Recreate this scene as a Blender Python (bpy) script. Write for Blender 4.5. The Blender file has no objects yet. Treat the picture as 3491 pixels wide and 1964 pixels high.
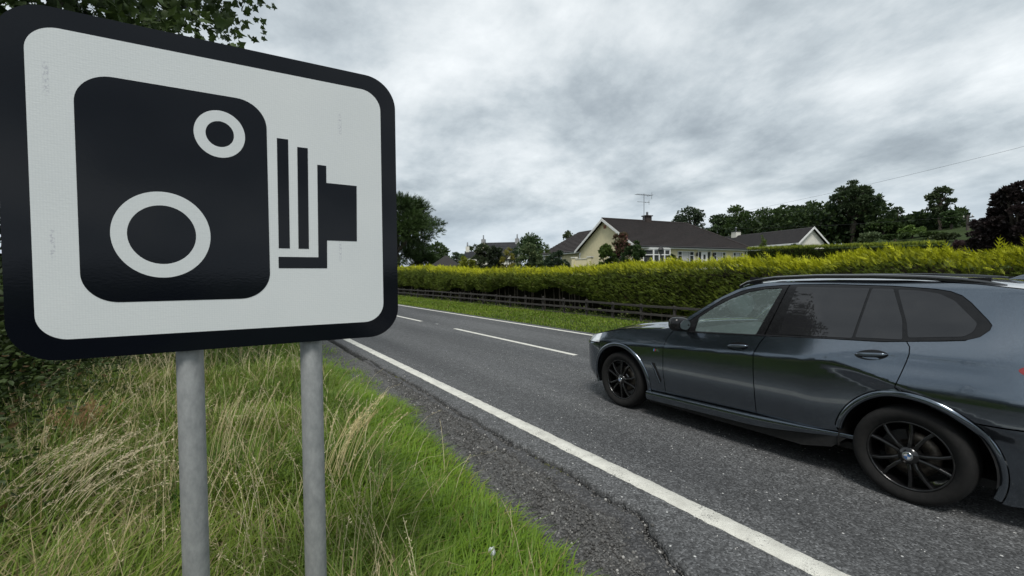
import bpy, bmesh, math, random
import numpy as np
from mathutils import Vector, Matrix
from mathutils.geometry import delaunay_2d_cdt
R = math.radians
random.seed(7)
rng = np.random.default_rng(11)
scene = bpy.context.scene
COL = scene.collection
# ------------------------------------------------------------------ camera
EYE = 1.78
RGT = Vector((0.83153868, -0.5554186, -0.00732051))
DWN = Vector((-0.02258801, -0.02064338, -0.99953171))
FWD = Vector((0.55500739, 0.83131464, -0.02971157))
cam_d = bpy.data.cameras.new('camera')
cam = bpy.data.objects.new('camera', cam_d)
COL.objects.link(cam)
cam_d.sensor_width = 36.0
cam_d.lens = 1490.0 / 3491.0 * 36.0
cam_d.clip_start = 0.05
cam_d.clip_end = 3000
m = Matrix.Identity(4)
for i in range(3):
    m[i][0] = RGT[i]; m[i][1] = -DWN[i]; m[i][2] = -FWD[i]
m[2][3] = EYE
cam.matrix_world = m
scene.camera = cam
# ------------------------------------------------------------------ world
SUN_EL, SUN_AZ = 58.0, 218.0          # azimuth clockwise from +Y
w = bpy.data.worlds.new('World')
scene.world = w
w.use_nodes = True
nt = w.node_tree
nt.nodes.clear()
def N(tree, typ, **kw):
    n = tree.nodes.new(typ)
    for k, v in kw.items():
        if k == 'inp':
            for kk, vv in v.items():
                n.inputs[kk].default_value = vv
        else:
            setattr(n, k, v)
    return n
def ramp(tree, stops, interp='LINEAR'):
    n = tree.nodes.new('ShaderNodeValToRGB')
    e = n.color_ramp.elements
    n.color_ramp.interpolation = interp
    while len(e) < len(stops):
        e.new(0.5)
    for i, (p, c) in enumerate(stops):
        e[i].position = p
        e[i].color = (c[0], c[1], c[2], 1) if len(c) == 3 else c
    return n
L = nt.links.new
sky = N(nt, 'ShaderNodeTexSky', sky_type='NISHITA', sun_disc=False, sun_elevation=R(SUN_EL), sun_rotation=R(SUN_AZ))
bg1 = N(nt, 'ShaderNodeBackground', inp={'Strength': 0.10})
L(sky.outputs[0], bg1.inputs[0])
tc = N(nt, 'ShaderNodeTexCoord')
sep = N(nt, 'ShaderNodeSeparateXYZ'); L(tc.outputs['Generated'], sep.inputs[0])
zz = N(nt, 'ShaderNodeMath', operation='MAXIMUM', inp={1: 0.0}); L(sep.outputs[2], zz.inputs[0])
za = N(nt, 'ShaderNodeMath', operation='ADD', inp={1: 0.30}); L(zz.outputs[0], za.inputs[0])
dx = N(nt, 'ShaderNodeMath', operation='DIVIDE'); L(sep.outputs[0], dx.inputs[0]); L(za.outputs[0], dx.inputs[1])
dy = N(nt, 'ShaderNodeMath', operation='DIVIDE'); L(sep.outputs[1], dy.inputs[0]); L(za.outputs[0], dy.inputs[1])
cmb = N(nt, 'ShaderNodeCombineXYZ'); L(dx.outputs[0], cmb.inputs[0]); L(dy.outputs[0], cmb.inputs[1])
def cloud(scale, sx, sy, rot, off, detail, rough, dist):
    mp = N(nt, 'ShaderNodeMapping')
    mp.inputs['Rotation'].default_value = (0, 0, R(rot))
    mp.inputs['Scale'].default_value = (sx, sy, 1)
    mp.inputs['Location'].default_value = off
    L(cmb.outputs[0], mp.inputs[0])
    n = N(nt, 'ShaderNodeTexNoise', inp={'Scale': scale, 'Detail': detail, 'Roughness': rough, 'Distortion': dist})
    L(mp.outputs[0], n.inputs[0])
    return n
c1 = cloud(0.95, 1.0, 0.86, 14, (4.6, 2.9, 0), 10, 0.60, 0.25)
c2 = cloud(2.6, 1.0, 0.90, 14, (8.4, 5.6, 2), 9, 0.62, 0.3)
c3 = cloud(0.42, 1.0, 0.8, 30, (1.7, 9.3, 5), 3, 0.5, 0.1)
a1 = N(nt, 'ShaderNodeMath', operation='MULTIPLY', inp={1: 0.56}); L(c1.outputs[0], a1.inputs[0])
a2 = N(nt, 'ShaderNodeMath', operation='MULTIPLY_ADD', inp={1: 0.20}); L(c2.outputs[0], a2.inputs[0]); L(a1.outputs[0], a2.inputs[2])
a3 = N(nt, 'ShaderNodeMath', operation='MULTIPLY_ADD', inp={1: 0.24}); L(c3.outputs[0], a3.inputs[0]); L(a2.outputs[0], a3.inputs[2])
# cloud relief: lit shoulders and dark undersides
def relief(scale, off, d, k, src, detail, rough):
    r0 = cloud(scale, 1.0, 0.80, 14, off, detail, rough, 0.2); r1 = cloud(scale, 1.0, 0.80, 14, (off[0] + d[0], off[1] + d[1], off[2]), detail, rough, 0.2)
    sb = N(nt, 'ShaderNodeMath', operation='SUBTRACT'); L(r0.outputs[0], sb.inputs[0]); L(r1.outputs[0], sb.inputs[1])
    ad = N(nt, 'ShaderNodeMath', operation='MULTIPLY_ADD', inp={1: k}); L(sb.outputs[0], ad.inputs[0]); L(src.outputs[0], ad.inputs[2])
    return ad
a4 = relief(0.95, (2.0, 7.7, 3.0), (-0.20, -0.27), 0.50, a3, 9, 0.58)
a3 = relief(2.5, (6.0, 1.7, 1.0), (-0.12, -0.16), 0.20, a4, 9, 0.60)
cr = ramp(nt, [(0.37, (0.195, 0.224, 0.246)), (0.44, (0.268, 0.304, 0.328)), (0.50, (0.365, 0.405, 0.427)), (0.56, (0.475, 0.51, 0.526)), (0.66, (0.625, 0.652, 0.662))])
L(a3.outputs[0], cr.inputs[0])
# the lowest band of sky is far rain cloud, bluer and flatter
hz = N(nt, 'ShaderNodeMapRange', inp={1: 0.02, 2: 0.17, 3: 0.75, 4: 0.0}); hz.clamp = True
L(sep.outputs[2], hz.inputs[0])
mx = N(nt, 'ShaderNodeMixRGB', inp={2: (0.34, 0.40, 0.47, 1)}); L(hz.outputs[0], mx.inputs[0]); L(cr.outputs[0], mx.inputs[1])
bg2 = N(nt, 'ShaderNodeBackground', inp={'Strength': 0.93}); L(mx.outputs[0], bg2.inputs[0])
ms = N(nt, 'ShaderNodeMixShader', inp={0: 0.94}); L(bg1.outputs[0], ms.inputs[1]); L(bg2.outputs[0], ms.inputs[2])
wo = N(nt, 'ShaderNodeOutputWorld'); L(ms.outputs[0], wo.inputs[0])
# ------------------------------------------------------------------ sun through thick cloud
sd = bpy.data.lights.new('sun', 'SUN')
sd.energy = 1.5; sd.angle = R(16); sd.color = (1.0, 0.97, 0.92)
so = bpy.data.objects.new('sun', sd); COL.objects.link(so)
sv = Vector((math.sin(R(SUN_AZ)) * math.cos(R(SUN_EL)), math.cos(R(SUN_AZ)) * math.cos(R(SUN_EL)), math.sin(R(SUN_EL))))
so.rotation_euler = sv.to_track_quat('Z', 'Y').to_euler()
so.location = (0, -10, 30)
scene.view_settings.view_transform = 'Standard'
scene.view_settings.look = 'None'
scene.view_settings.exposure = 0.78
scene.view_settings.gamma = 1.0
scene.view_settings.use_curve_mapping = False
scene.cycles.max_bounces = 8
scene.cycles.transparent_max_bounces = 16
# ------------------------------------------------------------------ helpers
def at(px, py, dist):
    """the point of the place seen at photograph pixel (px, py), dist metres away along the ground"""
    d = RGT * ((px - 1745.5) / 1490.0) + DWN * ((py - 982.0) / 1490.0) + FWD
    k = dist / math.hypot(d.x, d.y)
    return Vector((d.x * k, d.y * k, EYE + d.z * k))
def tag(o, label=None, cat=None, group=None, kind=None):
    if label: o['label'] = label
    if cat: o['category'] = cat
    if group: o['group'] = group
    if kind: o['kind'] = kind
    return o
def empty(name, loc, rotz=0.0):
    o = bpy.data.objects.new(name, None)
    o.empty_display_size = 0.2
    COL.objects.link(o); o.location = loc; o.rotation_euler = (0, 0, rotz)
    return o
def link(name, me, parent=None, loc=None):
    o = bpy.data.objects.new(name, me)
    COL.objects.link(o)
    if parent: o.parent = parent
    if loc is not None: o.location = loc
    return o
def np_mesh(name, V, F, mats, col=None, smooth=False, mi=None, nor=None):
    """V (n,3), F (m,k) array or list of index lists"""
    me = bpy.data.meshes.new(name)
    V = np.asarray(V, dtype=np.float32)
    if isinstance(F, np.ndarray):
        k = F.shape[1]
        me.vertices.add(len(V)); me.vertices.foreach_set('co', V.ravel())
        me.loops.add(F.size); me.loops.foreach_set('vertex_index', F.astype(np.int32).ravel())
        me.polygons.add(len(F)); me.polygons.foreach_set('loop_start', np.arange(0, F.size, k, dtype=np.int32))
        me.polygons.foreach_set('loop_total', np.full(len(F), k, dtype=np.int32))
        me.update(calc_edges=True)
    else:
        me.from_pydata([tuple(map(float, v)) for v in V], [], F)
    if not isinstance(mats, (list, tuple)): mats = [mats]
    for x in mats: me.materials.append(x)
    if mi is not None: me.polygons.foreach_set('material_index', np.asarray(mi, dtype=np.int32))
    if col is not None:
        a = me.attributes.new('Col', 'FLOAT_COLOR', 'POINT')
        c = np.ones((len(V), 4), dtype=np.float32); c[:, :3] = col
        a.data.foreach_set('color', c.ravel())
    if smooth: me.polygons.foreach_set('use_smooth', np.ones(len(me.polygons), dtype=bool))
    me.validate()
    if nor is not None: me.normals_split_custom_set_from_vertices([tuple(map(float, q)) for q in nor])
    me.update()
    return me
class MB:
    """collects solids and builds ONE mesh object"""
    def __init__(s): s.v = []; s.f = []; s.mi = []; s.sm = []
    def add(s, V, F, mi=0, smooth=False):
        b = len(s.v); s.v += [tuple(p) for p in V]
        s.f += [tuple(i + b for i in q) for q in F]; s.mi += [mi] * len(F); s.sm += [smooth] * len(F); return s
    def box(s, x0, y0, z0, x1, y1, z1, mi=0):
        V = [(x, y, z) for x in (x0, x1) for y in (y0, y1) for z in (z0, z1)]
        return s.add(V, [(0, 1, 3, 2), (4, 6, 7, 5), (0, 4, 5, 1), (2, 3, 7, 6), (0, 2, 6, 4), (1, 5, 7, 3)], mi)
    def obox(s, o, ux, uy, uz, mi=0):
        """box from corner o along three vectors"""
        o, ux, uy, uz = map(Vector, (o, ux, uy, uz))
        V = [o + ux * a + uy * b + uz * c for a in (0, 1) for b in (0, 1) for c in (0, 1)]
        return s.add(V, [(0, 1, 3, 2), (4, 6, 7, 5), (0, 4, 5, 1), (2, 3, 7, 6), (0, 2, 6, 4), (1, 5, 7, 3)], mi)
    def tube(s, pts, radii, n=8, mi=0, cap=True, smooth=True, flat=None):
        pts = [Vector(p) for p in pts]
        if not isinstance(radii, (list, tuple)): radii = [radii] * len(pts)
        V = []; F = []
        for i, p in enumerate(pts):
            d = (pts[min(i + 1, len(pts) - 1)] - pts[max(i - 1, 0)]).normalized()
            u = d.cross(Vector((0, 0, 1)))
            if u.length < 1e-3: u = Vector((1, 0, 0))
            u.normalize(); v = u.cross(d)
            ru, rv = (radii[i], radii[i]) if flat is None else (radii[i], radii[i] * flat)
            for k in range(n):
                a = 2 * math.pi * k / n
                V.append(p + u * math.cos(a) * ru + v * math.sin(a) * rv)
        for i in range(len(pts) - 1):
            for k in range(n):
                a, b = i * n + k, i * n + (k + 1) % n
                F.append((a, b, b + n, a + n))
        s.add(V, F, mi, smooth)
        if cap:
            s.add(V[:n], [tuple(range(n - 1, -1, -1))], mi); s.add(V[-n:], [tuple(range(n))], mi)
        return s
    def lathe(s, prof, axis='y', n=40, mi=0, smooth=True, off=(0, 0, 0)):
        """prof: (r, h) points; turned about the axis"""
        V = []; F = []
        for r, h in prof:
            for k in range(n):
                a = 2 * math.pi * k / n
                c, d = r * math.cos(a), r * math.sin(a)
                p = (c, h, d) if axis == 'y' else (c, d, h)
                V.append((p[0] + off[0], p[1] + off[1], p[2] + off[2]))
        for i in range(len(prof) - 1):
            for k in range(n):
                a, b = i * n + k, i * n + (k + 1) % n
                F.append((a, b, b + n, a + n))
        return s.add(V, F, mi, smooth)
    def prism(s, poly, z0, z1, mi=0, fn=None):
        """poly in a plane (u, v); fn maps (u, v, h) to a point"""
        fn = fn or (lambda u, v, h: (u, v, h))
        n = len(poly)
        V = [fn(u, v, z0) for u, v in poly] + [fn(u, v, z1) for u, v in poly]
        F = [tuple(range(n - 1, -1, -1)), tuple(range(n, 2 * n))] + [(i, (i + 1) % n, n + (i + 1) % n, n + i) for i in range(n)]
        return s.add(V, F, mi)
    def build(s, name, mats, parent=None, loc=None, bevel=0):
        if not isinstance(mats, (list, tuple)): mats = [mats]
        me = np_mesh(name, s.v, s.f, list(mats), mi=s.mi)
        me.polygons.foreach_set('use_smooth', np.array(s.sm, dtype=bool)) if len(me.polygons) == len(s.sm) else None
        bm = bmesh.new(); bm.from_mesh(me)
        bmesh.ops.recalc_face_normals(bm, faces=bm.faces)
        bm.to_mesh(me); bm.free()
        o = link(name, me, parent, loc)
        if bevel:
            b = o.modifiers.new('bevel', 'BEVEL'); b.width = bevel; b.segments = 2; b.limit_method = 'ANGLE'
        return o
def sstep(a, b, x):
    t = np.clip((np.asarray(x, dtype=float) - a) / (b - a), 0, 1)
    return t * t * (3 - 2 * t)
def lerp(a, b, t): return a + (b - a) * t
def noise2(x, y, seed=0):
    """cheap smooth value noise for numpy arrays"""
    x = np.asarray(x, dtype=float); y = np.asarray(y, dtype=float)
    xi = np.floor(x).astype(np.int64); yi = np.floor(y).astype(np.int64)
    fx = x - xi; fy = y - yi
    fx = fx * fx * (3 - 2 * fx); fy = fy * fy * (3 - 2 * fy)
    def h(a, b):
        k = (a * 374761393 + b * 668265263 + seed * 982451653) & 0x7fffffff
        k = ((k ^ (k >> 13)) * 1274126177) & 0x7fffffff
        return ((k ^ (k >> 16)) & 0xffff) / 65535.0
    return (h(xi, yi) * (1 - fx) + h(xi + 1, yi) * fx) * (1 - fy) + (h(xi, yi + 1) * (1 - fx) + h(xi + 1, yi + 1) * fx) * fy
# ------------------------------------------------------------------ materials
def mat(name, c1, c2=None, scale=8.0, rough=0.6, metal=0.0, bump=0.0, bscale=None, spec=0.5, detail=5, coat=0.0, contrast=(0.35, 0.65), coord='Object', stretch=None, rough2=None):
    mt = bpy.data.materials.new(name); mt.use_nodes = True
    t = mt.node_tree; p = t.nodes['Principled BSDF']
    p.inputs['Roughness'].default_value = rough; p.inputs['Metallic'].default_value = metal
    p.inputs['Specular IOR Level'].default_value = spec
    p.inputs['Coat Weight'].default_value = coat; p.inputs['Coat Roughness'].default_value = 0.03
    co = t.nodes.new('ShaderNodeTexCoord').outputs[coord]
    if stretch:
        mp = t.nodes.new('ShaderNodeMapping'); mp.inputs['Scale'].default_value = stretch
        t.links.new(co, mp.inputs[0]); co = mp.outputs[0]
    c2 = c2 or tuple(x * 0.8 for x in c1)
    n = N(t, 'ShaderNodeTexNoise', inp={'Scale': scale, 'Detail': detail, 'Roughness': 0.6}); t.links.new(co, n.inputs[0])
    r = ramp(t, [(contrast[0], c1), (contrast[1], c2)]); t.links.new(n.outputs[0], r.inputs[0])
    t.links.new(r.outputs[0], p.inputs['Base Color'])
    if rough2 is not None:
        mr = N(t, 'ShaderNodeMapRange', inp={1: 0.3, 2: 0.7, 3: rough, 4: rough2}); t.links.new(n.outputs[0], mr.inputs[0]); t.links.new(mr.outputs[0], p.inputs['Roughness'])
    if bump:
        n2 = N(t, 'ShaderNodeTexNoise', inp={'Scale': bscale or scale * 4, 'Detail': 4}); t.links.new(co, n2.inputs[0])
        b = N(t, 'ShaderNodeBump', inp={'Strength': bump, 'Distance': 0.01}); t.links.new(n2.outputs[0], b.inputs['Height']); t.links.new(b.outputs[0], p.inputs['Normal'])
    return mt
def leaf_mat(name, transl=0.3, rough=0.55, spec=0.35):
    """foliage: the colour of each leaf comes from its own Col attribute"""
    mt = bpy.data.materials.new(name); mt.use_nodes = True
    t = mt.node_tree; p = t.nodes['Principled BSDF']; out = t.nodes['Material Output']
    a = N(t, 'ShaderNodeAttribute', attribute_name='Col')
    t.links.new(a.outputs['Color'], p.inputs['Base Color'])
    p.inputs['Roughness'].default_value = rough; p.inputs['Specular IOR Level'].default_value = spec
    tr = N(t, 'ShaderNodeBsdfTranslucent'); t.links.new(a.outputs['Color'], tr.inputs[0])
    mxs = N(t, 'ShaderNodeMixShader', inp={0: transl})
    t.links.new(p.outputs[0], mxs.inputs[1]); t.links.new(tr.outputs[0], mxs.inputs[2]); t.links.new(mxs.outputs[0], out.inputs[0])
    return mt
LEAF = leaf_mat('leaf'); GRASS = leaf_mat('grass_blade', 0.35, 0.5); NEEDLE = leaf_mat('needle', 0.22, 0.6, 0.25)
BARK = mat('bark', (0.10, 0.08, 0.06), (0.045, 0.04, 0.03), 14, 0.9, bump=0.6, stretch=(1, 1, 0.25))
# ------------------------------------------------------------------ terrain
def ground_z(x, y):
    x = np.asarray(x, dtype=float); y = np.asarray(y, dtype=float)
    left = -0.05 + 0.16 * sstep(1.9, 0.2, x) + 0.14 * sstep(0.2, -2.2, x) + 0.5 * sstep(-4, -30, x)
    right = -0.06 + 0.06 * sstep(9.6, 12.0, x) + 0.35 * sstep(13.5, 17, x) + 1.75 * sstep(16, 31, x) \
        + 4.6 * sstep(36, 82, x) * sstep(46, 14, y) + 0.9 * sstep(40, 90, x)
    z = np.where(x < 5.5, left, right)
    under = sstep(1.55, 1.95, x) * sstep(10.1, 9.7, x)
    return z * (1 - under) + (-0.13) * under
xs = np.unique(np.round(np.concatenate([np.arange(-400, -30, 20), np.arange(-30, -4, 2), np.arange(-4, 2.4, 0.2), np.arange(2.4, 9.4, 1), np.arange(9.4, 14, 0.2), np.arange(14, 100, 2), np.arange(100, 520, 20)]), 3))
ys = np.unique(np.round(np.concatenate([np.arange(-300, -20, 20), np.arange(-20, 0, 2), np.arange(0, 20, 0.5), np.arange(20, 120, 2), np.arange(120, 900, 30)]), 3))
gx, gy = np.meshgrid(xs, ys, indexing='ij')
gz = ground_z(gx, gy) + 0.03 * (noise2(gx * 2, gy * 2, 3) - 0.5) * (np.abs(gx - 5.7) > 4.2)
nx, ny = gx.shape
idx = np.arange(nx * ny).reshape(nx, ny)
Q = np.stack([idx[:-1, :-1], idx[1:, :-1], idx[1:, 1:], idx[:-1, 1:]], -1).reshape(-1, 4)
MEADOW = mat('meadow', (0.042, 0.062, 0.020), (0.026, 0.040, 0.014), 3.0, 0.95, bump=0.8, bscale=40, spec=0.1)
tag(link('terrain', np_mesh('terrain', np.stack([gx, gy, gz], -1).reshape(-1, 3), Q, MEADOW, smooth=True)), kind='structure')
# ------------------------------------------------------------------ road slab with a broken near edge
def asphalt(name, base, chip, chip_amt, dark=0.5):
    mt = bpy.data.materials.new(name); mt.use_nodes = True
    t = mt.node_tree; p = t.nodes['Principled BSDF']; k = t.links.new
    co = t.nodes.new('ShaderNodeTexCoord').outputs['Object']
    v = N(t, 'ShaderNodeTexVoronoi', inp={'Scale': 78.0, 'Randomness': 1.0}); k(co, v.inputs[0])
    hs = N(t, 'ShaderNodeSeparateColor'); k(v.outputs['Color'], hs.inputs[0])
    r1 = ramp(t, [(0.0, tuple(b * dark for b in base)), (0.55, base), (0.93, tuple(b * 1.7 for b in base)), (1.0, tuple(b * 2.6 for b in base))]); k(hs.outputs[0], r1.inputs[0])
    # loose pale chips pressed into the surface
    v2 = N(t, 'ShaderNodeTexVoronoi', inp={'Scale': 26.0}); k(co, v2.inputs[0])
    s2 = N(t, 'ShaderNodeSeparateColor'); k(v2.outputs['Color'], s2.inputs[0])
    g1 = N(t, 'ShaderNodeMath', operation='GREATER_THAN', inp={1: 1 - chip_amt}); k(s2.outputs[1], g1.inputs[0])
    g2 = N(t, 'ShaderNodeMath', operation='LESS_THAN', inp={1: 0.22}); k(v2.outputs['Distance'], g2.inputs[0])
    g3 = N(t, 'ShaderNodeMath', operation='MULTIPLY'); k(g1.outputs[0], g3.inputs[0]); k(g2.outputs[0], g3.inputs[1])
    # broad wear: paler wheel tracks and darker patches
    mp = N(t, 'ShaderNodeMapping'); mp.inputs['Scale'].default_value = (1.3, 0.12, 1); k(co, mp.inputs[0])
    n1 = N(t, 'ShaderNodeTexNoise', inp={'Scale': 1.0, 'Detail': 5}); k(mp.outputs[0], n1.inputs[0])
    r2 = ramp(t, [(0.3, (0.74, 0.74, 0.75)), (0.7, (1.25, 1.24, 1.22))]); k(n1.outputs[0], r2.inputs[0])
    n1b = N(t, 'ShaderNodeTexNoise', inp={'Scale': 9.0, 'Detail': 6}); k(co, n1b.inputs[0])
    r3 = ramp(t, [(0.3, (0.8, 0.8, 0.8)), (0.7, (1.2, 1.2, 1.2))]); k(n1b.outputs[0], r3.inputs[0])
    m1 = N(t, 'ShaderNodeMixRGB', blend_type='MULTIPLY', inp={0: 1.0}); k(r1.outputs[0], m1.inputs[1]); k(r2.outputs[0], m1.inputs[2])
    m1b = N(t, 'ShaderNodeMixRGB', blend_type='MULTIPLY', inp={0: 1.0}); k(m1.outputs[0], m1b.inputs[1]); k(r3.outputs[0], m1b.inputs[2])
    sx = N(t, 'ShaderNodeSeparateXYZ'); k(co, sx.inputs[0])
    wv = N(t, 'ShaderNodeMath', operation='MULTIPLY_ADD', inp={1: 3.9, 2: -15.6}); k(sx.outputs[0], wv.inputs[0])
    sn = N(t, 'ShaderNodeMath', operation='SINE'); k(wv.outputs[0], sn.inputs[0])
    wm = N(t, 'ShaderNodeMath', operation='MULTIPLY_ADD', inp={1: .10, 2: 1.0}); k(sn.outputs[0], wm.inputs[0])
    m1c = N(t, 'ShaderNodeVectorMath', operation='SCALE'); k(m1b.outputs[0], m1c.inputs[0]); k(wm.outputs[0], m1c.inputs['Scale'])
    m1b = m1c
    m2 = N(t, 'ShaderNodeMixRGB', inp={2: chip + (1,)}); k(g3.outputs[0], m2.inputs[0]); k(m1b.outputs[0], m2.inputs[1])
    k(m2.outputs[0], p.inputs['Base Color'])
    p.inputs['Roughness'].default_value = 0.78; p.inputs['Specular IOR Level'].default_value = 0.4
    iv = N(t, 'ShaderNodeMath', operation='MULTIPLY', inp={1: -1.0}); k(v.outputs['Distance'], iv.inputs[0])
    b = N(t, 'ShaderNodeBump', inp={'Strength': 0.9, 'Distance': 0.006}); k(iv.outputs[0], b.inputs['Height']); k(b.outputs[0], p.inputs['Normal'])
    return mt
ASPH = asphalt('asphalt', (0.076, 0.078, 0.080), (0.55, 0.55, 0.53), 0.025)
ys = np.unique(np.round(np.concatenate([np.arange(-120, -2, 4), np.arange(-2, 12, 0.02), np.arange(12, 40, 0.25), np.arange(40, 420, 10)]), 3))
def road_edge(y):
    e = 2.60 - 0.30 * sstep(2.25, 1.55, y) + 0.07 * (noise2(y * 1.1, y * 0 + 3, 5) - 0.5) + 0.035 * (noise2(y * 5, y * 0, 6) - 0.5) + 0.035 * (noise2(y * 17, y * 0, 7) - 0.5) + 0.025 * (noise2(y * 41, y * 0, 8) - 0.5)
    return np.minimum(e, 2.78)
e0 = road_edge(ys)
rows = [(e0 + 0.02, np.full_like(ys, -0.13)), (e0 + 0.004, -0.035 + 0 * ys), (e0 + 0.014, -0.008 + 0 * ys), (e0 + 0.06, 0 * ys)]
cols_x = [r[0] for r in rows] + [np.full_like(ys, v) for v in (3.4, 5.0, 6.5, 8.0, 9.0, 9.36)] + [np.full_like(ys, 9.40)]
cols_z = [r[1] for r in rows] + [0 * ys for _ in range(6)] + [0 * ys - 0.11]
V = np.stack([np.stack([x, ys, z], -1) for x, z in zip(cols_x, cols_z)], 0)
a, b = V.shape[:2]; idx = np.arange(a * b).reshape(a, b)
Q = np.stack([idx[:-1, :-1], idx[1:, :-1], idx[1:, 1:], idx[:-1, 1:]], -1).reshape(-1, 4)
tag(link('road', np_mesh('road', V.reshape(-1, 3), Q, ASPH)), kind='structure')
# a second, sunken lip of old surfacing between the broken edge and the gravel
ys2 = np.arange(0.9, 9.5, 0.02)
e1 = road_edge(ys2)
wid = 0.05 + 0.15 * sstep(5.0, 2.6, ys2) * (0.6 + 0.4 * noise2(ys2 * 3, 0 * ys2, 12)) + 0.05 * noise2(ys2 * 9, 0 * ys2, 13)
gp = .006 + .040 * noise2(ys2 * 2.3, 0 * ys2, 15) ** 1.5 + .020 * noise2(ys2 * 15, 0 * ys2, 16) + .018 * noise2(ys2 * 38, 0 * ys2, 17)
OLD = asphalt('old_asphalt', (0.060, 0.060, 0.061), (0.4, 0.4, 0.4), 0.01)
V = np.stack([np.stack([x, ys2, z], -1) for x, z in ((e1 + 0.015, 0 * ys2 - 0.10), (e1 - gp, 0 * ys2 - 0.095), (e1 - gp - .012, 0 * ys2 - 0.028), (e1 - gp - wid * 0.6, 0 * ys2 - 0.016), (e1 - gp - wid, 0 * ys2 - 0.026), (e1 - gp - wid - 0.012, 0 * ys2 - 0.09))], 0)
a, b = V.shape[:2]; idx = np.arange(a * b).reshape(a, b)
Q = np.stack([idx[:-1, :-1], idx[:-1, 1:], idx[1:, 1:], idx[1:, :-1]], -1).reshape(-1, 4)
tag(link('road_lip', np_mesh('road_lip', V.reshape(-1, 3), Q, OLD)), kind='structure')
# gravel strip
xs = np.arange(1.5, 2.85, 0.04); ys3 = np.concatenate([np.arange(-2, 12, 0.05), np.arange(12, 60, 0.6)])
gx, gy = np.meshgrid(xs, ys3, indexing='ij')
gz = -0.034 + 0.018 * (noise2(gx * 7, gy * 5, 21) - 0.5) + 0.02 * (noise2(gx * 23, gy * 23, 22) - 0.5) - 0.09 * sstep(-.14, -.03, gx - road_edge(gy)) + 0.02 * sstep(1.95, 1.6, gx)
nx, ny = gx.shape; idx = np.arange(nx * ny).reshape(nx, ny)
Q = np.stack([idx[:-1, :-1], idx[1:, :-1], idx[1:, 1:], idx[:-1, 1:]], -1).reshape(-1, 4)
GRAV = asphalt('grit', (0.082, 0.081, 0.078), (0.40, 0.39, 0.37), 0.03, 0.40)
tag(link('gravel_strip', np_mesh('gravel_strip', np.stack([gx, gy, gz], -1).reshape(-1, 3), Q, GRAV, smooth=True)), kind='structure')
# loose stones (nobody could count them)
OCT = np.array([(1, 0, 0), (-1, 0, 0), (0, 1, 0), (0, -1, 0), (0, 0, 1), (0, 0, -1), (.6, .6, .55), (-.6, .55, .6), (.55, -.6, .6), (-.6, -.6, .5)], float)
OCTF = np.array([(4, 6, 7), (4, 7, 9), (4, 9, 8), (4, 8, 6), (0, 2, 6), (2, 1, 7), (2, 7, 6), (1, 3, 9), (1, 9, 7), (3, 0, 8), (3, 8, 9), (0, 6, 8), (0, 5, 2), (2, 5, 1), (1, 5, 3), (3, 5, 0)])
def scatter(T, TF, P, S, Rm, C):
    n, k = len(P), len(T)
    V = np.einsum('nij,kj->nki', Rm, T) * S[:, None, :] + P[:, None, :] if S.ndim == 2 else np.einsum('nij,kj->nki', Rm, T * 1.0) * S[:, None, None] + P[:, None, :]
    F = (TF[None] + (np.arange(n) * k)[:, None, None]).reshape(-1, TF.shape[1])
    return V.reshape(-1, 3), F, np.repeat(C, k, axis=0)
def rot_rand(n, tilt=None):
    a = rng.uniform(0, 2 * np.pi, n)
    if tilt is None:
        q = rng.normal(size=(n, 4)); q /= np.linalg.norm(q, axis=1)[:, None]
        w_, x, y, z = q.T
        return np.stack([np.stack([1 - 2 * (y * y + z * z), 2 * (x * y - z * w_), 2 * (x * z + y * w_)], -1), np.stack([2 * (x * y + z * w_), 1 - 2 * (x * x + z * z), 2 * (y * z - x * w_)], -1), np.stack([2 * (x * z - y * w_), 2 * (y * z + x * w_), 1 - 2 * (x * x + y * y)], -1)], 1)
    b = rng.uniform(-tilt, tilt, n); c, s_ = np.cos(a), np.sin(a); cb, sb = np.cos(b), np.sin(b); z0 = 0 * a
    return np.stack([np.stack([c, -s_ * cb, s_ * sb], -1), np.stack([s_, c * cb, -c * sb], -1), np.stack([z0, sb, cb], -1)], 1)
n = 15000
py = 0.9 + 7.5 * rng.random(n) ** 1.8; pe = road_edge(py)
lo = 1.70 + 0.085 * py
px = lo + (pe + .0 - lo) * rng.random(n) ** 0.8; px = px + .05 * rng.normal(size=n) * (rng.random(n) < .12)
sz = rng.gamma(2.4, 0.0020, n).clip(0.002, 0.017)
g = rng.uniform(0.5, 1.5, n)[:, None] * np.array([0.105, 0.102, 0.097])
pale = rng.random(n) < 0.05; g[pale] = np.array([0.36, 0.35, 0.33])
V, F, C = scatter(OCT, OCTF, np.stack([px, py, np.where(px > pe + .02, .002, np.where(px > pe - .05, -.045, -.028)) + sz * 0.2], -1), sz, rot_rand(n), g)
STONE = leaf_mat('stone_chip', 0.0, 0.85, 0.3)
tag(link('gravel', np_mesh('gravel', V, F, STONE, C)), 'loose grey gravel lying along the broken road edge', 'gravel', kind='stuff')
n = 420
px = rng.uniform(2.7, 6.4, n); py = rng.uniform(0.8, 9.0, n)
sz = rng.uniform(0.003, 0.0075, n)
V, F, C = scatter(OCT * np.array([1, 1, 0.6]), OCTF, np.stack([px, py, 0.001 + 0 * px], -1), sz, rot_rand(n, 0.3), np.array([0.62, 0.61, 0.58]) * rng.uniform(0.6, 1.1, n)[:, None])
tag(link('road_chippings', np_mesh('road_chippings', V, F, STONE, C)), 'pale loose chippings scattered on the dark asphalt', 'chippings', kind='stuff')
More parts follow.
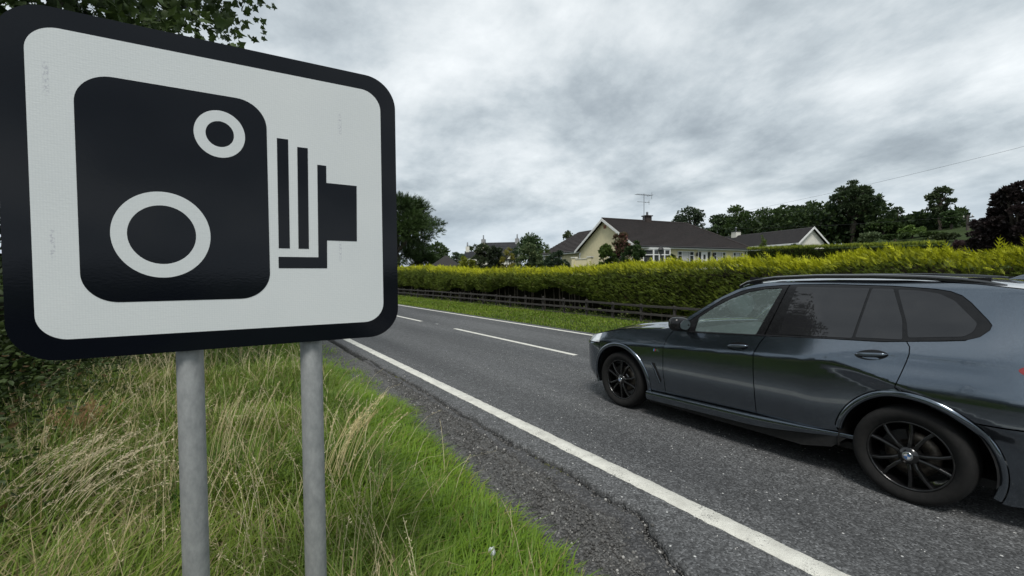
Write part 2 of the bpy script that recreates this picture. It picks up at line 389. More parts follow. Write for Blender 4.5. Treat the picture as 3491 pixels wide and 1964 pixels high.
# ------------------------------------------------------------------ painted markings
def road_paint():
    mt = mat('road_paint', (0.72, 0.71, 0.64), (0.50, 0.49, 0.44), 7, 0.8, bump=0.7, bscale=110, contrast=(0.35, 0.75), detail=9)
    t = mt.node_tree; p = t.nodes['Principled BSDF']; k = t.links.new
    co = t.nodes.new('ShaderNodeTexCoord').outputs['Object']; src = p.inputs['Base Color'].links[0].from_socket
    n1 = N(t, 'ShaderNodeTexNoise', inp={'Scale': 95.0, 'Detail': 4}); k(co, n1.inputs[0])
    n2 = N(t, 'ShaderNodeTexNoise', inp={'Scale': 5.0, 'Detail': 5}); k(co, n2.inputs[0])
    ad = N(t, 'ShaderNodeMath', operation='MULTIPLY_ADD', inp={1: .55}); k(n2.outputs[0], ad.inputs[0]); k(n1.outputs[0], ad.inputs[2])
    g = N(t, 'ShaderNodeMapRange', inp={1: .90, 2: 1.0, 3: 0.0, 4: .85}); k(ad.outputs[0], g.inputs[0])
    mx_ = N(t, 'ShaderNodeMixRGB', inp={2: (.12, .12, .115, 1)}); k(g.outputs[0], mx_.inputs[0]); k(src, mx_.inputs[1]); k(mx_.outputs[0], p.inputs['Base Color'])
    return mt
PAINT = road_paint()
def marking(name, x0, x1, y0, y1, step=0.03, rag=0.012, label=None):
    yy = np.arange(y0, y1 + step / 2, step) if y1 - y0 < 14 else np.unique(np.concatenate([np.arange(max(y0, 0), min(y1, 12), step), np.linspace(y0, y1, 200)]))
    j0 = rag * (noise2(yy * 30, 0 * yy, 31) + noise2(yy * 9, 0 * yy, 33) - 1); j1 = rag * (noise2(yy * 30, 0 * yy, 32) + noise2(yy * 11, 0 * yy, 34) - 1)
    xx = [x0 + j0 - 0.003, x0 + j0, (x0 + x1) / 2 + 0 * yy, x1 + j1, x1 + j1 + 0.003]
    zz_ = [0.001, 0.0045, 0.0048, 0.0045, 0.001]
    V = np.stack([np.stack([x, yy, 0 * yy + z], -1) for x, z in zip(xx, zz_)], 0)
    a, b = V.shape[:2]; idx = np.arange(a * b).reshape(a, b)
    Q = np.stack([idx[:-1, :-1], idx[1:, :-1], idx[1:, 1:], idx[:-1, 1:]], -1).reshape(-1, 4)
    return tag(link(name, np_mesh(name, V.reshape(-1, 3), Q, PAINT)), label, kind='structure')
marking('edge_line', 2.86, 3.03, -20, 120)
marking('edge_line', 8.96, 9.08, -20, 120, rag=0.006)
for y in (-10.9, -1.85, 7.2, 16.1, 25.1, 34.1, 43.1):
    marking('centre_line', 6.44, 6.56, y, y + 6.0, rag=0.005)
# cat's-eye between two dashes
st = empty('road_stud', (6.5, 14.65, 0.0))
tag(st, 'small metal cat\'s-eye road stud between two white centre dashes', 'road stud')
STEEL = mat('cast_iron', (0.30, 0.30, 0.30), (0.16, 0.16, 0.16), 30, 0.55, 0.6)
GLINT = mat('stud_glass', (0.7, 0.72, 0.7), (0.5, 0.52, 0.5), 40, 0.15)
mb = MB(); mb.prism([(-.085, -.13), (.085, -.13), (.085, .13), (-.085, .13)], 0.001, 0.012); mb.prism([(-.05, -.09), (.05, -.09), (.05, .09), (-.05, .09)], 0.012, 0.026)
mb.build('casing', STEEL, st)
for dy_ in (-0.06, 0.06):
    mb = MB(); mb.box(-.035, dy_ - .012, .018, .035, dy_ + .012, .031); mb.build('reflector', GLINT, st)
# ------------------------------------------------------------------ the speed camera sign on two posts
def rrect(x0, z0, x1, z1, r, n=14):
    pts = []
    for cx, cz, a0 in ((x1 - r, z1 - r, 0), (x0 + r, z1 - r, 90), (x0 + r, z0 + r, 180), (x1 - r, z0 + r, 270)):
        for i in range(n + 1):
            a = R(a0 + 90 * i / n); pts.append((cx + r * math.cos(a), cz + r * math.sin(a)))
    return pts
def sheeting(name, c, c2, rough, bscale, bstr, stains=None, spec=0.5):
    mt = bpy.data.materials.new(name); mt.use_nodes = True
    t = mt.node_tree; p = t.nodes['Principled BSDF']; k = t.links.new
    co = t.nodes.new('ShaderNodeTexCoord').outputs['Object']
    n = N(t, 'ShaderNodeTexNoise', inp={'Scale': 3.0, 'Detail': 6}); k(co, n.inputs[0])
    r = ramp(t, [(0.3, c), (0.7, c2)]); k(n.outputs[0], r.inputs[0])
    out = r.outputs[0]
    v = N(t, 'ShaderNodeTexVoronoi', inp={'Scale': bscale, 'Randomness': 0.15}); k(co, v.inputs[0])
    if stains:
        sp = N(t, 'ShaderNodeSeparateXYZ'); k(co, sp.inputs[0])
        ns = N(t, 'ShaderNodeTexNoise', inp={'Scale': 160.0, 'Detail': 3}); k(co, ns.inputs[0])
        gate = N(t, 'ShaderNodeMapRange', inp={1: 0.47, 2: 0.6, 3: 0.0, 4: 1.0}); k(ns.outputs[0], gate.inputs[0])
        tot = None
        for x0, z0, z1, hw in stains:
            ax = N(t, 'ShaderNodeMath', operation='SUBTRACT', inp={1: x0}); k(sp.outputs[0], ax.inputs[0])
            ab = N(t, 'ShaderNodeMath', operation='ABSOLUTE'); k(ax.outputs[0], ab.inputs[0])
            mx_ = N(t, 'ShaderNodeMapRange', inp={1: hw * 0.5, 2: hw, 3: 1.0, 4: 0.0}); k(ab.outputs[0], mx_.inputs[0])
            zc = N(t, 'ShaderNodeMath', operation='SUBTRACT', inp={1: (z0 + z1) / 2}); k(sp.outputs[2], zc.inputs[0])
            za_ = N(t, 'ShaderNodeMath', operation='ABSOLUTE'); k(zc.outputs[0], za_.inputs[0])
            mz = N(t, 'ShaderNodeMapRange', inp={1: (z1 - z0) * 0.3, 2: (z1 - z0) * 0.5, 3: 1.0, 4: 0.0}); k(za_.outputs[0], mz.inputs[0])
            mm = N(t, 'ShaderNodeMath', operation='MULTIPLY'); k(mx_.outputs[0], mm.inputs[0]); k(mz.outputs[0], mm.inputs[1])
            if tot is None: tot = mm
            else:
                ad = N(t, 'ShaderNodeMath', operation='ADD'); k(tot.outputs[0], ad.inputs[0]); k(mm.outputs[0], ad.inputs[1]); tot = ad
        g = N(t, 'ShaderNodeMath', operation='MULTIPLY'); k(tot.outputs[0], g.inputs[0]); k(gate.outputs[0], g.inputs[1])
        g2 = N(t, 'ShaderNodeMath', operation='MULTIPLY', inp={1: 0.55}); k(g.outputs[0], g2.inputs[0])
        mxx = N(t, 'ShaderNodeMixRGB', inp={2: (0.36, 0.36, 0.42, 1)}); k(g2.outputs[0], mxx.inputs[0]); k(out, mxx.inputs[1]); out = mxx.outputs[0]
        # the honeycomb cells of the reflective sheeting show as a faint print
        sh = ramp(t, [(0.0, (1.03, 1.03, 1.03)), (0.6, (0.93, 0.94, 0.95))]); k(v.outputs['Distance'], sh.inputs[0])
        mu = N(t, 'ShaderNodeMixRGB', blend_type='MULTIPLY', inp={0: 1.0}); k(out, mu.inputs[1]); k(sh.outputs[0], mu.inputs[2]); out = mu.outputs[0]
    k(out, p.inputs['Base Color'])
    p.inputs['Roughness'].default_value = rough; p.inputs['Specular IOR Level'].default_value = spec
    mp = N(t, 'ShaderNodeMapping'); mp.inputs['Scale'].default_value = (1, 1, 2.2); k(co, mp.inputs[0])
    n2 = N(t, 'ShaderNodeTexNoise', inp={'Scale': 70.0, 'Detail': 4}); k(mp.outputs[0], n2.inputs[0])
    ad = N(t, 'ShaderNodeMath', operation='MULTIPLY_ADD', inp={1: 0.35}); k(v.outputs['Distance'], ad.inputs[0]); k(n2.outputs[0], ad.inputs[2])
    b = N(t, 'ShaderNodeBump', inp={'Strength': bstr, 'Distance': 0.002}); k(ad.outputs[0], b.inputs['Height']); k(b.outputs[0], p.inputs['Normal'])
    return mt
SBLK = sheeting('black_sheeting', (0.0035, 0.0045, 0.0075), (0.005, 0.0062, 0.0095), 0.08, 260, 0.04, spec=0.27)
SWHT = sheeting('white_sheeting', (0.715, 0.735, 0.73), (0.665, 0.69, 0.69), 0.38, 150, 0.18, stains=[(-0.502, 2.29, 2.40, 0.008), (-0.501, 1.83, 1.93, 0.007), (0.279, 2.30, 2.39, 0.007), (0.272, 1.83, 1.92, 0.006)])
GALV = mat('galvanised_steel', (0.345, 0.353, 0.348), (0.205, 0.215, 0.217), 40, 0.55, 0.3, bump=0.12, bscale=140, contrast=(0.25, 0.75), stretch=(1, 1, 0.55), detail=10, rough2=0.68)
ALU = mat('sign_back', (0.32, 0.33, 0.34), (0.26, 0.27, 0.28), 9, 0.5, 0.7)
sign = empty('road_sign', (0.1052, 1.7363, 0.0), R(-3.4666))
tag(sign, 'large speed camera sign with black border on two galvanised posts', 'road sign')
SF = lambda u, v, h: (u, h, v)
def plate(name, poly, y0, y1, m_, holes=None, parent=sign):
    if not holes:
        mb = MB(); mb.prism(poly, y0, y1, 0, SF); return mb.build(name, m_, parent)
    h = holes; mb = MB(); n = len(poly)       # ring with equal counts
    V = [SF(u, v, y) for y in (y0, y1) for u, v in list(poly) + list(h)]
    F = []
    for i in range(n):
        j = (i + 1) % n
        F += [(i, j, n + j, n + i), (2 * n + i, 3 * n + i, 3 * n + j, 2 * n + j), (i, 2 * n + i, 2 * n + j, j), (n + i, n + j, 3 * n + j, 3 * n + i)]
    mb.add(V, F); return mb.build(name, m_, parent)
plate('sign_plate', rrect(-0.602, 1.543, 0.486, 2.547, 0.112), 0.0, 0.003, SBLK)
plate('back_panel', rrect(-0.601, 1.544, 0.485, 2.546, 0.111), 0.0032, 0.006, ALU)
plate('white_field', rrect(-0.543, 1.603, 0.428, 2.490, 0.072), -0.0007, -0.0001, SWHT)
plate('camera_body', rrect(-0.4455, 1.7065, 0.040, 2.378, 0.088), -0.0015, -0.0008, SBLK)
def ell(cx, cz, rx, rz, n=96): return [(cx + rx * math.cos(2 * math.pi * i / n), cz + rz * math.sin(2 * math.pi * i / n)) for i in range(n)]
plate('lens_ring', ell(-0.252, 1.914, 0.124, 0.134), -0.0022, -0.0016, SWHT, ell(-0.252, 1.914, 0.0855, 0.0915))
plate('flash_ring', ell(-0.0948, 2.2505, 0.0705, 0.0765), -0.0022, -0.0016, SWHT, ell(-0.0948, 2.2505, 0.039, 0.042))
plate('bellows_bar', [(0.0685, 1.880), (0.1035, 1.880), (0.1055, 2.263), (0.0705, 2.263)], -0.0015, -0.0008, SBLK)
plate('bellows_bar', [(0.131, 1.880), (0.165, 1.880), (0.168, 2.241), (0.134, 2.241)], -0.0015, -0.0008, SBLK)
plate('lens_bracket', [(0.196, 1.850), (0.067, 1.850), (0.067, 1.810), (0.225, 1.810), (0.2265, 1.9125), (0.332, 1.9125), (0.3345, 2.122), (0.228, 2.123), (0.2285, 2.1855), (0.1985, 2.186)], -0.0015, -0.0008, SBLK)
for zc in (1.72, 2.36):
    mb = MB(); mb.box(-0.56, 0.0062, zc - 0.022, 0.445, 0.0195, zc + 0.022); mb.build('stiffening_rail', ALU, sign)
for u in (-0.1983, 0.1714):
    mb = MB(); mb.lathe([(0.0, 2.50), (0.034, 2.50), (0.038, 2.494), (0.038, -0.15)], 'z', 40, 0, True, (u, 0.058, 0)); mb.build('post', GALV, sign)
    for zc in (1.72, 2.36):
        mb = MB(); mb.lathe([(0.0385, zc - 0.015), (0.0415, zc - 0.015), (0.0415, zc + 0.015), (0.0385, zc + 0.015)], 'z', 28, 0, True, (u, 0.058, 0))
        mb.build('post_clip', ALU, sign)
# ------------------------------------------------------------------ post and rail fence
WOOD = mat('weathered_wood', (0.058, 0.052, 0.046), (0.028, 0.025, 0.023), 9, 0.85, bump=0.6, bscale=50, stretch=(3, 0.6, 3))
fence = empty('post_and_rail_fence', (13.1, 8.0, 0.0))
tag(fence, 'low dark wooden post and rail fence under the hedge', 'fence')
post_me = None
fy = [8.0, 9.45, 10.9, 12.34, 13.85, 15.33, 16.86, 18.35, 19.79, 21.26, 22.76, 24.31, 25.75, 27.17] + [28.65 + 1.5 * i for i in range(16)]
for i, y in enumerate(fy):
    if i % 4 == 0:
        mb = MB(); h = 0.68 + random.uniform(-.02, .03); mb.box(-0.045, -0.04, -0.3, 0.045, 0.04, h); mb.add([(-.045, -.04, h), (.045, -.04, h), (.045, .04, h + .02), (-.045, .04, h + .02)], [(0, 1, 2, 3)])
        po = mb.build('post', WOOD, fence, bevel=0.006); post_me = po.data
    else:
        po = link('post', post_me, fence); b_ = po.modifiers.new('bevel', 'BEVEL'); b_.width = 0.006; b_.segments = 1
    po.location = (random.uniform(-.01, .01), y - 8.0, random.uniform(-.03, .02)); po.rotation_euler = (R(random.uniform(-1.5, 1.5)), R(random.uniform(-1.5, 1.5)), 0)
rail_me = {}
for i in range(0, len(fy) - 1, 2):
    y0 = fy[i]; y1 = fy[min(i + 2, len(fy) - 1)]
    for zc in (0.61, 0.315, 0.03):
        j0, j1 = random.uniform(-.015, .015), random.uniform(-.015, .015)
        mb = MB(); d = y1 - y0 - 0.006
        mb.obox((-0.085, y0 - 8.0 + 0.003, zc - 0.042 + j0), (0.032, 0, 0), (0, d, j1 - j0), (0, 0, 0.084))
        mb.build('rail', WOOD, fence, bevel=0.006)
# ------------------------------------------------------------------ the dark grey SUV
def paint(name, base, flake, rough=0.32, metal=0.55):
    mt = bpy.data.materials.new(name); mt.use_nodes = True
    t = mt.node_tree; p = t.nodes['Principled BSDF']; k = t.links.new
    co = t.nodes.new('ShaderNodeTexCoord').outputs['Object']
    v = N(t, 'ShaderNodeTexVoronoi', inp={'Scale': 900.0}); k(co, v.inputs[0])
    s_ = N(t, 'ShaderNodeSeparateColor'); k(v.outputs['Color'], s_.inputs[0])
    r = ramp(t, [(0.0, tuple(b * 0.8 for b in base)), (0.75, base), (1.0, flake)]); k(s_.outputs[0], r.inputs[0])
    # a film of road dust low on the body
    sp = N(t, 'ShaderNodeSeparateXYZ'); k(co, sp.inputs[0])
    dn = N(t, 'ShaderNodeTexNoise', inp={'Scale': 5.0, 'Detail': 6}); k(co, dn.inputs[0])
    dz = N(t, 'ShaderNodeMapRange', inp={1: 0.75, 2: 0.25, 3: 0.0, 4: 0.30}); k(sp.outputs[2], dz.inputs[0])
    dm = N(t, 'ShaderNodeMath', operation='MULTIPLY'); k(dz.outputs[0], dm.inputs[0]); k(dn.outputs[0], dm.inputs[1])
    mx_ = N(t, 'ShaderNodeMixRGB', inp={2: (0.06, 0.058, 0.053, 1)}); k(dm.outputs[0], mx_.inputs[0]); k(r.outputs[0], mx_.inputs[1]); k(mx_.outputs[0], p.inputs['Base Color'])
    p.inputs['Metallic'].default_value = metal; p.inputs['Roughness'].default_value = rough
    p.inputs['Coat Weight'].default_value = 1.0; p.inputs['Coat Roughness'].default_value = 0.035; p.inputs['Coat IOR'].default_value = 1.55
    return mt
CPAINT = paint('car_paint', (0.132, 0.161, 0.197), (0.25, 0.29, 0.335), 0.20, 0.97)
GLOSSB = mat('gloss_black_trim', (0.008, 0.008, 0.009), (0.012, 0.012, 0.013), 20, 0.20, spec=0.35)
RUBBER = mat('tyre_rubber', (0.009, 0.009, 0.009), (0.014, 0.0135, 0.013), 30, 0.85, bump=0.3, bscale=200, spec=0.3)
MATTB = mat('matt_black_plastic', (0.014, 0.014, 0.014), (0.02, 0.02, 0.02), 25, 0.6, spec=0.3)
PRIV = mat('privacy_glass', (0.016, 0.016, 0.018), (0.019, 0.019, 0.021), 3, 0.03, spec=0.72)
CHROME = mat('chrome', (0.60, 0.61, 0.63), (0.54, 0.55, 0.56), 10, 0.16, 1.0)
RAILB = mat('polished_black_rail', (0.008, 0.008, 0.009), (0.012, 0.012, 0.013), 20, 0.07, spec=0.6, coat=1.0)
MIRG = mat('mirror_glass', (0.30, 0.32, 0.34), (0.28, 0.30, 0.32), 10, 0.05, 1.0)
LAMP = mat('headlamp_lens', (0.92, 0.94, 0.95), (0.70, 0.73, 0.76), 26, 0.14, 0.35, coat=1.0)
REDL = mat('tail_lamp_red', (0.30, 0.012, 0.012), (0.2, 0.01, 0.01), 20, 0.08, coat=1.0)
ALLOY = mat('black_alloy', (0.007, 0.007, 0.0075), (0.011, 0.011, 0.0115), 25, 0.22, 0.3, coat=0.6)
DISC = mat('brake_disc', (0.17, 0.145, 0.12), (0.09, 0.08, 0.07), 40, 0.45, 0.8)
SEATM = mat('seat_leather', (0.16, 0.155, 0.145), (0.12, 0.118, 0.11), 12, 0.6)
DASHM = mat('dashboard_grey', (0.13, 0.14, 0.14), (0.10, 0.108, 0.108), 12, 0.6)
BLUE = mat('roundel_blue', (0.03, 0.12, 0.30), (0.03, 0.10, 0.27), 5, 0.3, coat=1.0)
WHT = mat('roundel_white', (0.5, 0.5, 0.5), (0.45, 0.45, 0.45), 5, 0.25, coat=1.0)
REDP = mat('badge_red', (0.5, 0.02, 0.02), (0.45, 0.02, 0.02), 5, 0.3)
NAVY = mat('badge_navy', (0.02, 0.03, 0.2), (0.02, 0.03, 0.18), 5, 0.3)
SKYB = mat('badge_sky_blue', (0.1, 0.4, 0.75), (0.1, 0.38, 0.7), 5, 0.3)
def tint_glass():
    mt = bpy.data.materials.new('tinted_window_glass'); mt.use_nodes = True
    t = mt.node_tree; k = t.links.new; out = t.nodes['Material Output']; t.nodes.remove(t.nodes['Principled BSDF'])
    fr = N(t, 'ShaderNodeFresnel', inp={'IOR': 1.55}); fm = N(t, 'ShaderNodeMath', operation='MULTIPLY_ADD', inp={1: 1.25, 2: 0.03}); k(fr.outputs[0], fm.inputs[0])
    tr = N(t, 'ShaderNodeBsdfTransparent', inp={0: (0.74, 0.86, 0.83, 1)}); gl = N(t, 'ShaderNodeBsdfGlossy', inp={0: (0.9, 1.0, 0.98, 1), 'Roughness': 0.02})
    # thin pale teal film: light seen in the window put into a diffuse colour
    df = N(t, 'ShaderNodeBsdfDiffuse', inp={0: (0.50, 0.62, 0.60, 1)}); m0 = N(t, 'ShaderNodeMixShader', inp={0: 0.17}); k(tr.outputs[0], m0.inputs[1]); k(df.outputs[0], m0.inputs[2])
    mxs = N(t, 'ShaderNodeMixShader'); k(fm.outputs[0], mxs.inputs[0]); k(m0.outputs[0], mxs.inputs[1]); k(gl.outputs[0], mxs.inputs[2]); k(mxs.outputs[0], out.inputs[0])
    return mt
CGLASS = tint_glass()
# body side: half width as a function of length s (rear hub = 0, front hub = 2.976) and height z
_ss = np.linspace(-1.3, 4.1, 541)
def smooth_curve(pts, win=19):
    p = np.array(sorted(pts)); y = np.interp(_ss, p[:, 0], p[:, 1])
    k = np.hanning(win + 2)[1:-1]; k /= k.sum()
    yp = np.concatenate([np.full(win // 2, y[0]), y, np.full(win // 2, y[-1])])
    ys_ = np.convolve(yp, k, 'valid')
    return lambda s: np.interp(s, _ss, ys_)
ZC = smooth_curve([(-1.2, 1.13), (-.30, 1.135), (.03, 1.125), (.34, 1.10), (.59, 1.035), (.75, 1.003), (1.17, .977), (2.22, .905), (2.53, .885), (3.1, .875), (3.9, .87)], 25)
ZB = smooth_curve([(-1.2, 1.40), (-.40, 1.335), (-.15, 1.272), (.39, 1.214), (1.11, 1.167), (2.15, 1.112), (2.6, 1.09), (3.9, 1.0)], 25)
ZT = smooth_curve([(2.30, 1.07), (2.18, 1.145), (2.05, 1.25), (1.9, 1.36), (1.7, 1.505), (1.5, 1.612), (1.3, 1.668), (1.1, 1.695), (.6, 1.712), (.1, 1.71), (-.3, 1.688), (-.55, 1.655), (-.8, 1.60), (-1.0, 1.53)], 9)
ZF = smooth_curve([(2.0, 1.155), (2.2, 1.137), (2.65, 1.092), (2.95, 1.052), (3.25, .985), (3.5, .925), (3.72, .865), (3.9, .82)], 15)
def Wf(s, z):
    s = np.asarray(s, float); z = np.asarray(z, float)
    zc, zb = ZC(s), ZB(s)
    w0 = 1.0 - 0.045 * sstep(.78, .22, s)
    d = z - zc; db = np.maximum(zb - zc, 0.05)
    du = np.clip(d, 0, db)
    up = -0.30 * du - 0.25 * du * du
    g = np.maximum(z - zb, 0)
    up = up - 0.40 * g - 0.12 * g * g - 10.0 * np.maximum(z - 1.63, 0) ** 2
    u = np.maximum(-d, 0)
    q = s - (.60 - (1.0 - z) * 3.0)
    h = sstep(.16, -.30, q)
    lo = -0.025 * u - 0.10 * u * u + h * (.078 * (sstep(-.05, .28, u) - sstep(-.05, .28, 0)) - .045 * sstep(.36, .78, u))
    # soften the character line over about two centimetres
    k = 0.032
    soft = -0.10 * np.maximum(k - np.abs(d), 0) ** 2 / k
    w_ = w0 + np.where(d > 0, up, lo) + soft
    w_ = w_ + 0.016 * np.exp(-((s - 2.97) / .34) ** 2) * sstep(.95, .75, z) * sstep(.3, .6, z)
    bz_ = .17 * sstep(.98, .74, z) * sstep(.16, .42, z); t = np.clip((s - 2.95 - bz_) / .895, 0, 1.05); w_ = w_ - .55 * t ** 3.5
    t = np.clip((-.35 - s) / .725, 0, 1.1); w_ = w_ - .30 * t ** 2.6
    w_ = w_ - .07 * sstep(1.0, 2.3, s) * g * 1.2
    return w_
def Nf(s, z):
    e = 0.004
    ds = (Wf(s + e, z) - Wf(s - e, z)) / (2 * e); dz = (Wf(s, z + e) - Wf(s, z - e)) / (2 * e)
    n = np.stack([-ds, np.ones_like(ds), -dz], -1); return n / np.linalg.norm(n, axis=1)[:, None]
def inside(P, poly):
    x, y = P[:, 0], P[:, 1]; c = np.zeros(len(P), bool); n = len(poly)
    for i in range(n):
        x1, y1 = poly[i]; x2, y2 = poly[(i + 1) % n]
        if y1 == y2: continue
        c ^= ((y1 > y) != (y2 > y)) & (x < (x2 - x1) * (y - y1) / (y2 - y1) + x1)
    return c
def resample(poly, step):
    out = []
    for i in range(len(poly)):
        a = np.array(poly[i]); b = np.array(poly[(i + 1) % len(poly)]); k = max(1, int(np.linalg.norm(b - a) / step))
        out += [tuple(a + (b - a) * j / k) for j in range(k)]
    return out
def rounded(poly, r=0.03, n=4):
    """soften the corners of an outline"""
    out = []; m_ = len(poly)
    for i in range(m_):
        p = np.array(poly[i], float); a = np.array(poly[i - 1], float) - p; b = np.array(poly[(i + 1) % m_], float) - p
        la, lb = np.linalg.norm(a), np.linalg.norm(b); rr = min(r, la * .45, lb * .45)
        A = p + a / la * rr; B = p + b / lb * rr
        for j in range(n + 1):
            t = j / n; out.append(tuple((1 - t) ** 2 * A + 2 * t * (1 - t) * p + t * t * B))
    return out
def panel_mesh(name, poly, m_, off=0.0, holes=(), step=0.03, rim=0.02, round_=0):
    if round_: poly = rounded(poly, round_)
    loops = [resample(poly, step)] + [resample(h, step) for h in holes]
    pv = []; pe = []
    for lp in loops:
        b = len(pv); pv += lp; pe += [(b + i, b + (i + 1) % len(lp)) for i in range(len(lp))]
    P = np.array(loops[0]); x0, y0 = P.min(0); x1, y1 = P.max(0)
    gx_, gy_ = np.meshgrid(np.arange(x0, x1, step), np.arange(y0, y1, step * 0.8), indexing='ij')
    G = np.stack([gx_.ravel(), gy_.ravel()], -1)
    k = inside(G, loops[0])
    for lp in loops[1:]: k &= ~inside(G, lp)
    G = G[k]
    # keep grid points off the outline
    B = np.array(pv)
    if len(G):
        dmin = np.full(len(G), 9.0)
        for c0 in range(0, len(B), 200): dmin = np.minimum(dmin, np.sqrt(((G[:, None, :] - B[None, c0:c0 + 200]) ** 2).sum(-1)).min(1))
        G = G[dmin > step * 0.45]
    allp = [Vector((float(a), float(b))) for a, b in list(pv) + [tuple(g) for g in G]]
    v2, _, f2, _, _, _ = delaunay_2d_cdt(allp, pe, [], 1, 1e-5)
    P2 = np.array([(v.x, v.y) for v in v2]); F = [list(f) for f in f2]
    cen = np.array([P2[f].mean(0) for f in F])
    keep = inside(cen, loops[0])
    for lp in loops[1:]: keep &= ~inside(cen, lp)
    F = [f for f, kk in zip(F, keep) if kk]
    W_ = Wf(P2[:, 0], P2[:, 1]); nn = Nf(P2[:, 0], P2[:, 1])
    V = np.stack([P2[:, 0], W_, P2[:, 1]], -1) + nn * off
    # outward winding
    FF = []
    for f in F:
        a, b, c = V[f[0]], V[f[1]], V[f[2]]
        if np.cross(b - a, c - a) @ nn[f[0]] < 0: f = f[::-1]
        FF.append(f)
    # turned-in rim along every outline
    RV = []; RN = []; base = len(V)
    for lp in loops:
        L_ = np.array(lp); w_ = Wf(L_[:, 0], L_[:, 1]); n_ = Nf(L_[:, 0], L_[:, 1]); p0 = np.stack([L_[:, 0], w_, L_[:, 1]], -1) + n_ * off
        p1 = p0 - n_ * rim; m2 = len(L_); b0 = base + len(RV)
        tv = np.roll(p0, -1, 0) - np.roll(p0, 1, 0); sd_ = np.cross(tv, n_); sd_ /= (np.linalg.norm(sd_, axis=1)[:, None] + 1e-9)
        ar = 0.5 * np.sum(L_[:, 0] * np.roll(L_[:, 1], -1) - np.roll(L_[:, 0], -1) * L_[:, 1])
        if (ar > 0) != True: sd_ = -sd_
        for q_ in p0: RV.append(q_)
        for q_ in p1: RV.append(q_)
        RN += [tuple(x) for x in -sd_] * 2
        for i in range(m2):
            j = (i + 1) % m2; FF.append([b0 + i, b0 + j, b0 + m2 + j, b0 + m2 + i])
    V = np.concatenate([V, np.array(RV)]); nn = np.concatenate([nn, np.array(RN)])
    return np_mesh(name, V, FF, m_, smooth=True, nor=nn)
S5 = .05
def sh(pts): return [(a + S5, b) for a, b in pts]
car = empty('parked_car', (5.331, 1.052, 0.0), R(90 - 1.5))
car.name = 'car'
tag(car, 'dark blue-grey SUV with black alloy wheels in the near lane', 'car')
SIDES = (1, -1)
def both(name, me, parent=None, parents=None):
    """the panel on the near side and its mirror image on the far side"""
    r = []
    for i, sd_ in enumerate(SIDES):
        o = link(name, me, parents[i] if parents else (parent or car))
        if not parents: o.scale = (1, sd_, 1)
        r.append(o)
    return r
RIN, ROUT = 0.455, 0.505
def arc(cx, r, a0, a1, n=22): return [(cx + r * math.cos(R(lerp(a0, a1, i / n))), 0.36 + r * math.sin(R(lerp(a0, a1, i / n)))) for i in range(n + 1)]
trim_outer = sh([(2.105, 1.113), (1.817, 1.118), (1.061, 1.167), (0.337, 1.214), (0.126, 1.226), (-0.2, 1.270), (-0.34, 1.292), (-0.405, 1.322), (-0.448, 1.372), (-0.455, 1.405), (-0.437, 1.434), (-0.339, 1.553), (-0.285, 1.603), (-0.22, 1.632), (-0.13, 1.648), (-0.02, 1.656), (0.139, 1.666), (0.557, 1.674), (0.847, 1.668), (0.99, 1.660), (1.164, 1.642), (1.29, 1.622), (1.404, 1.592), (1.598, 1.497), (1.818, 1.332), (1.925, 1.245), (2.032, 1.157)])
front_glass = rounded(sh([(1.83, 1.133), (1.14, 1.173), (0.992, 1.632), (1.155, 1.620), (1.326, 1.583), (1.501, 1.512), (1.675, 1.405), (1.83, 1.285)]), .015)
rear_glass = rounded(sh([(0.861, 1.648), (0.925, 1.195), (0.339, 1.228), (0.285, 1.648)]), .015)
qlight = rounded(sh([(0.268, 1.646), (0.318, 1.236), (0.01, 1.254), (0.03, 1.40), (0.125, 1.645)]), .015)
quarter = rounded(sh([(0.095, 1.640), (-0.045, 1.634), (-0.16, 1.614), (-0.25, 1.565), (-0.385, 1.412), (-0.370, 1.352), (-0.325, 1.314), (-0.02, 1.272), (0.0, 1.38)]), .02)
gapB = sh([(1.038, 1.168), (1.085, 1.09), (1.125, .985), (1.128, .80), (1.121, .545), (1.115, .385)])
gapC = sh([(-.012, 1.250), (-.040, 1.203), (-.042, 1.15), (-.030, 1.09), (-.005, .99), (.025, .885)])
gapF = sh([(2.105, 1.108), (2.150, 1.05), (2.185, .977), (2.205, .869), (2.215, .6), (2.195, .345)])
G = 0.004
def inset(poly, d):
    """shrink an outline evenly by d to leave a shut line"""
    P = np.array(poly); t = np.roll(P, -1, 0) - np.roll(P, 1, 0); n = np.stack([t[:, 1], -t[:, 0]], -1); n /= np.linalg.norm(n, axis=1)[:, None] + 1e-9
    ar = 0.5 * np.sum(P[:, 0] * np.roll(P[:, 1], -1) - np.roll(P[:, 0], -1) * P[:, 1])
    return [tuple(q) for q in P - n * d * (1 if ar > 0 else -1)]
def P_(name, poly, m_, **kw):
    return panel_mesh(name, inset(resample(poly, 0.02), kw.pop('gap', G)), m_, **kw)
belt = trim_outer[:6]
front_door = gapF[::1] + [gapB[-1]] + gapB[::-1][1:] + [trim_outer[2], trim_outer[1]]
doorF = both('front_door', P_('front_door', front_door, CPAINT))
arR = arc(0, ROUT + .003, 88, 12, 16)
rear_door = gapB + sh([(.75, .375)]) + [(.475, .405)] + arR[::-1][:-1] + gapC[::-1] + [trim_outer[4], trim_outer[3]]
doorR = both('rear_door', P_('rear_door', rear_door, CPAINT))
arF = arc(2.976, ROUT + .003, 178, 44, 26)
fs = np.linspace(2.165, 3.30, 24)
fender = [(2.155, 1.113)] + gapF[1:] + [(2.46, .335)] + arF + [(3.345, .82), (3.335, .90), (3.335, ZF(3.33) - .004)] + [(float(s_), float(ZF(s_)) - .004) for s_ in fs[::-1]]
both('front_fender', P_('front_fender', fender, CPAINT))
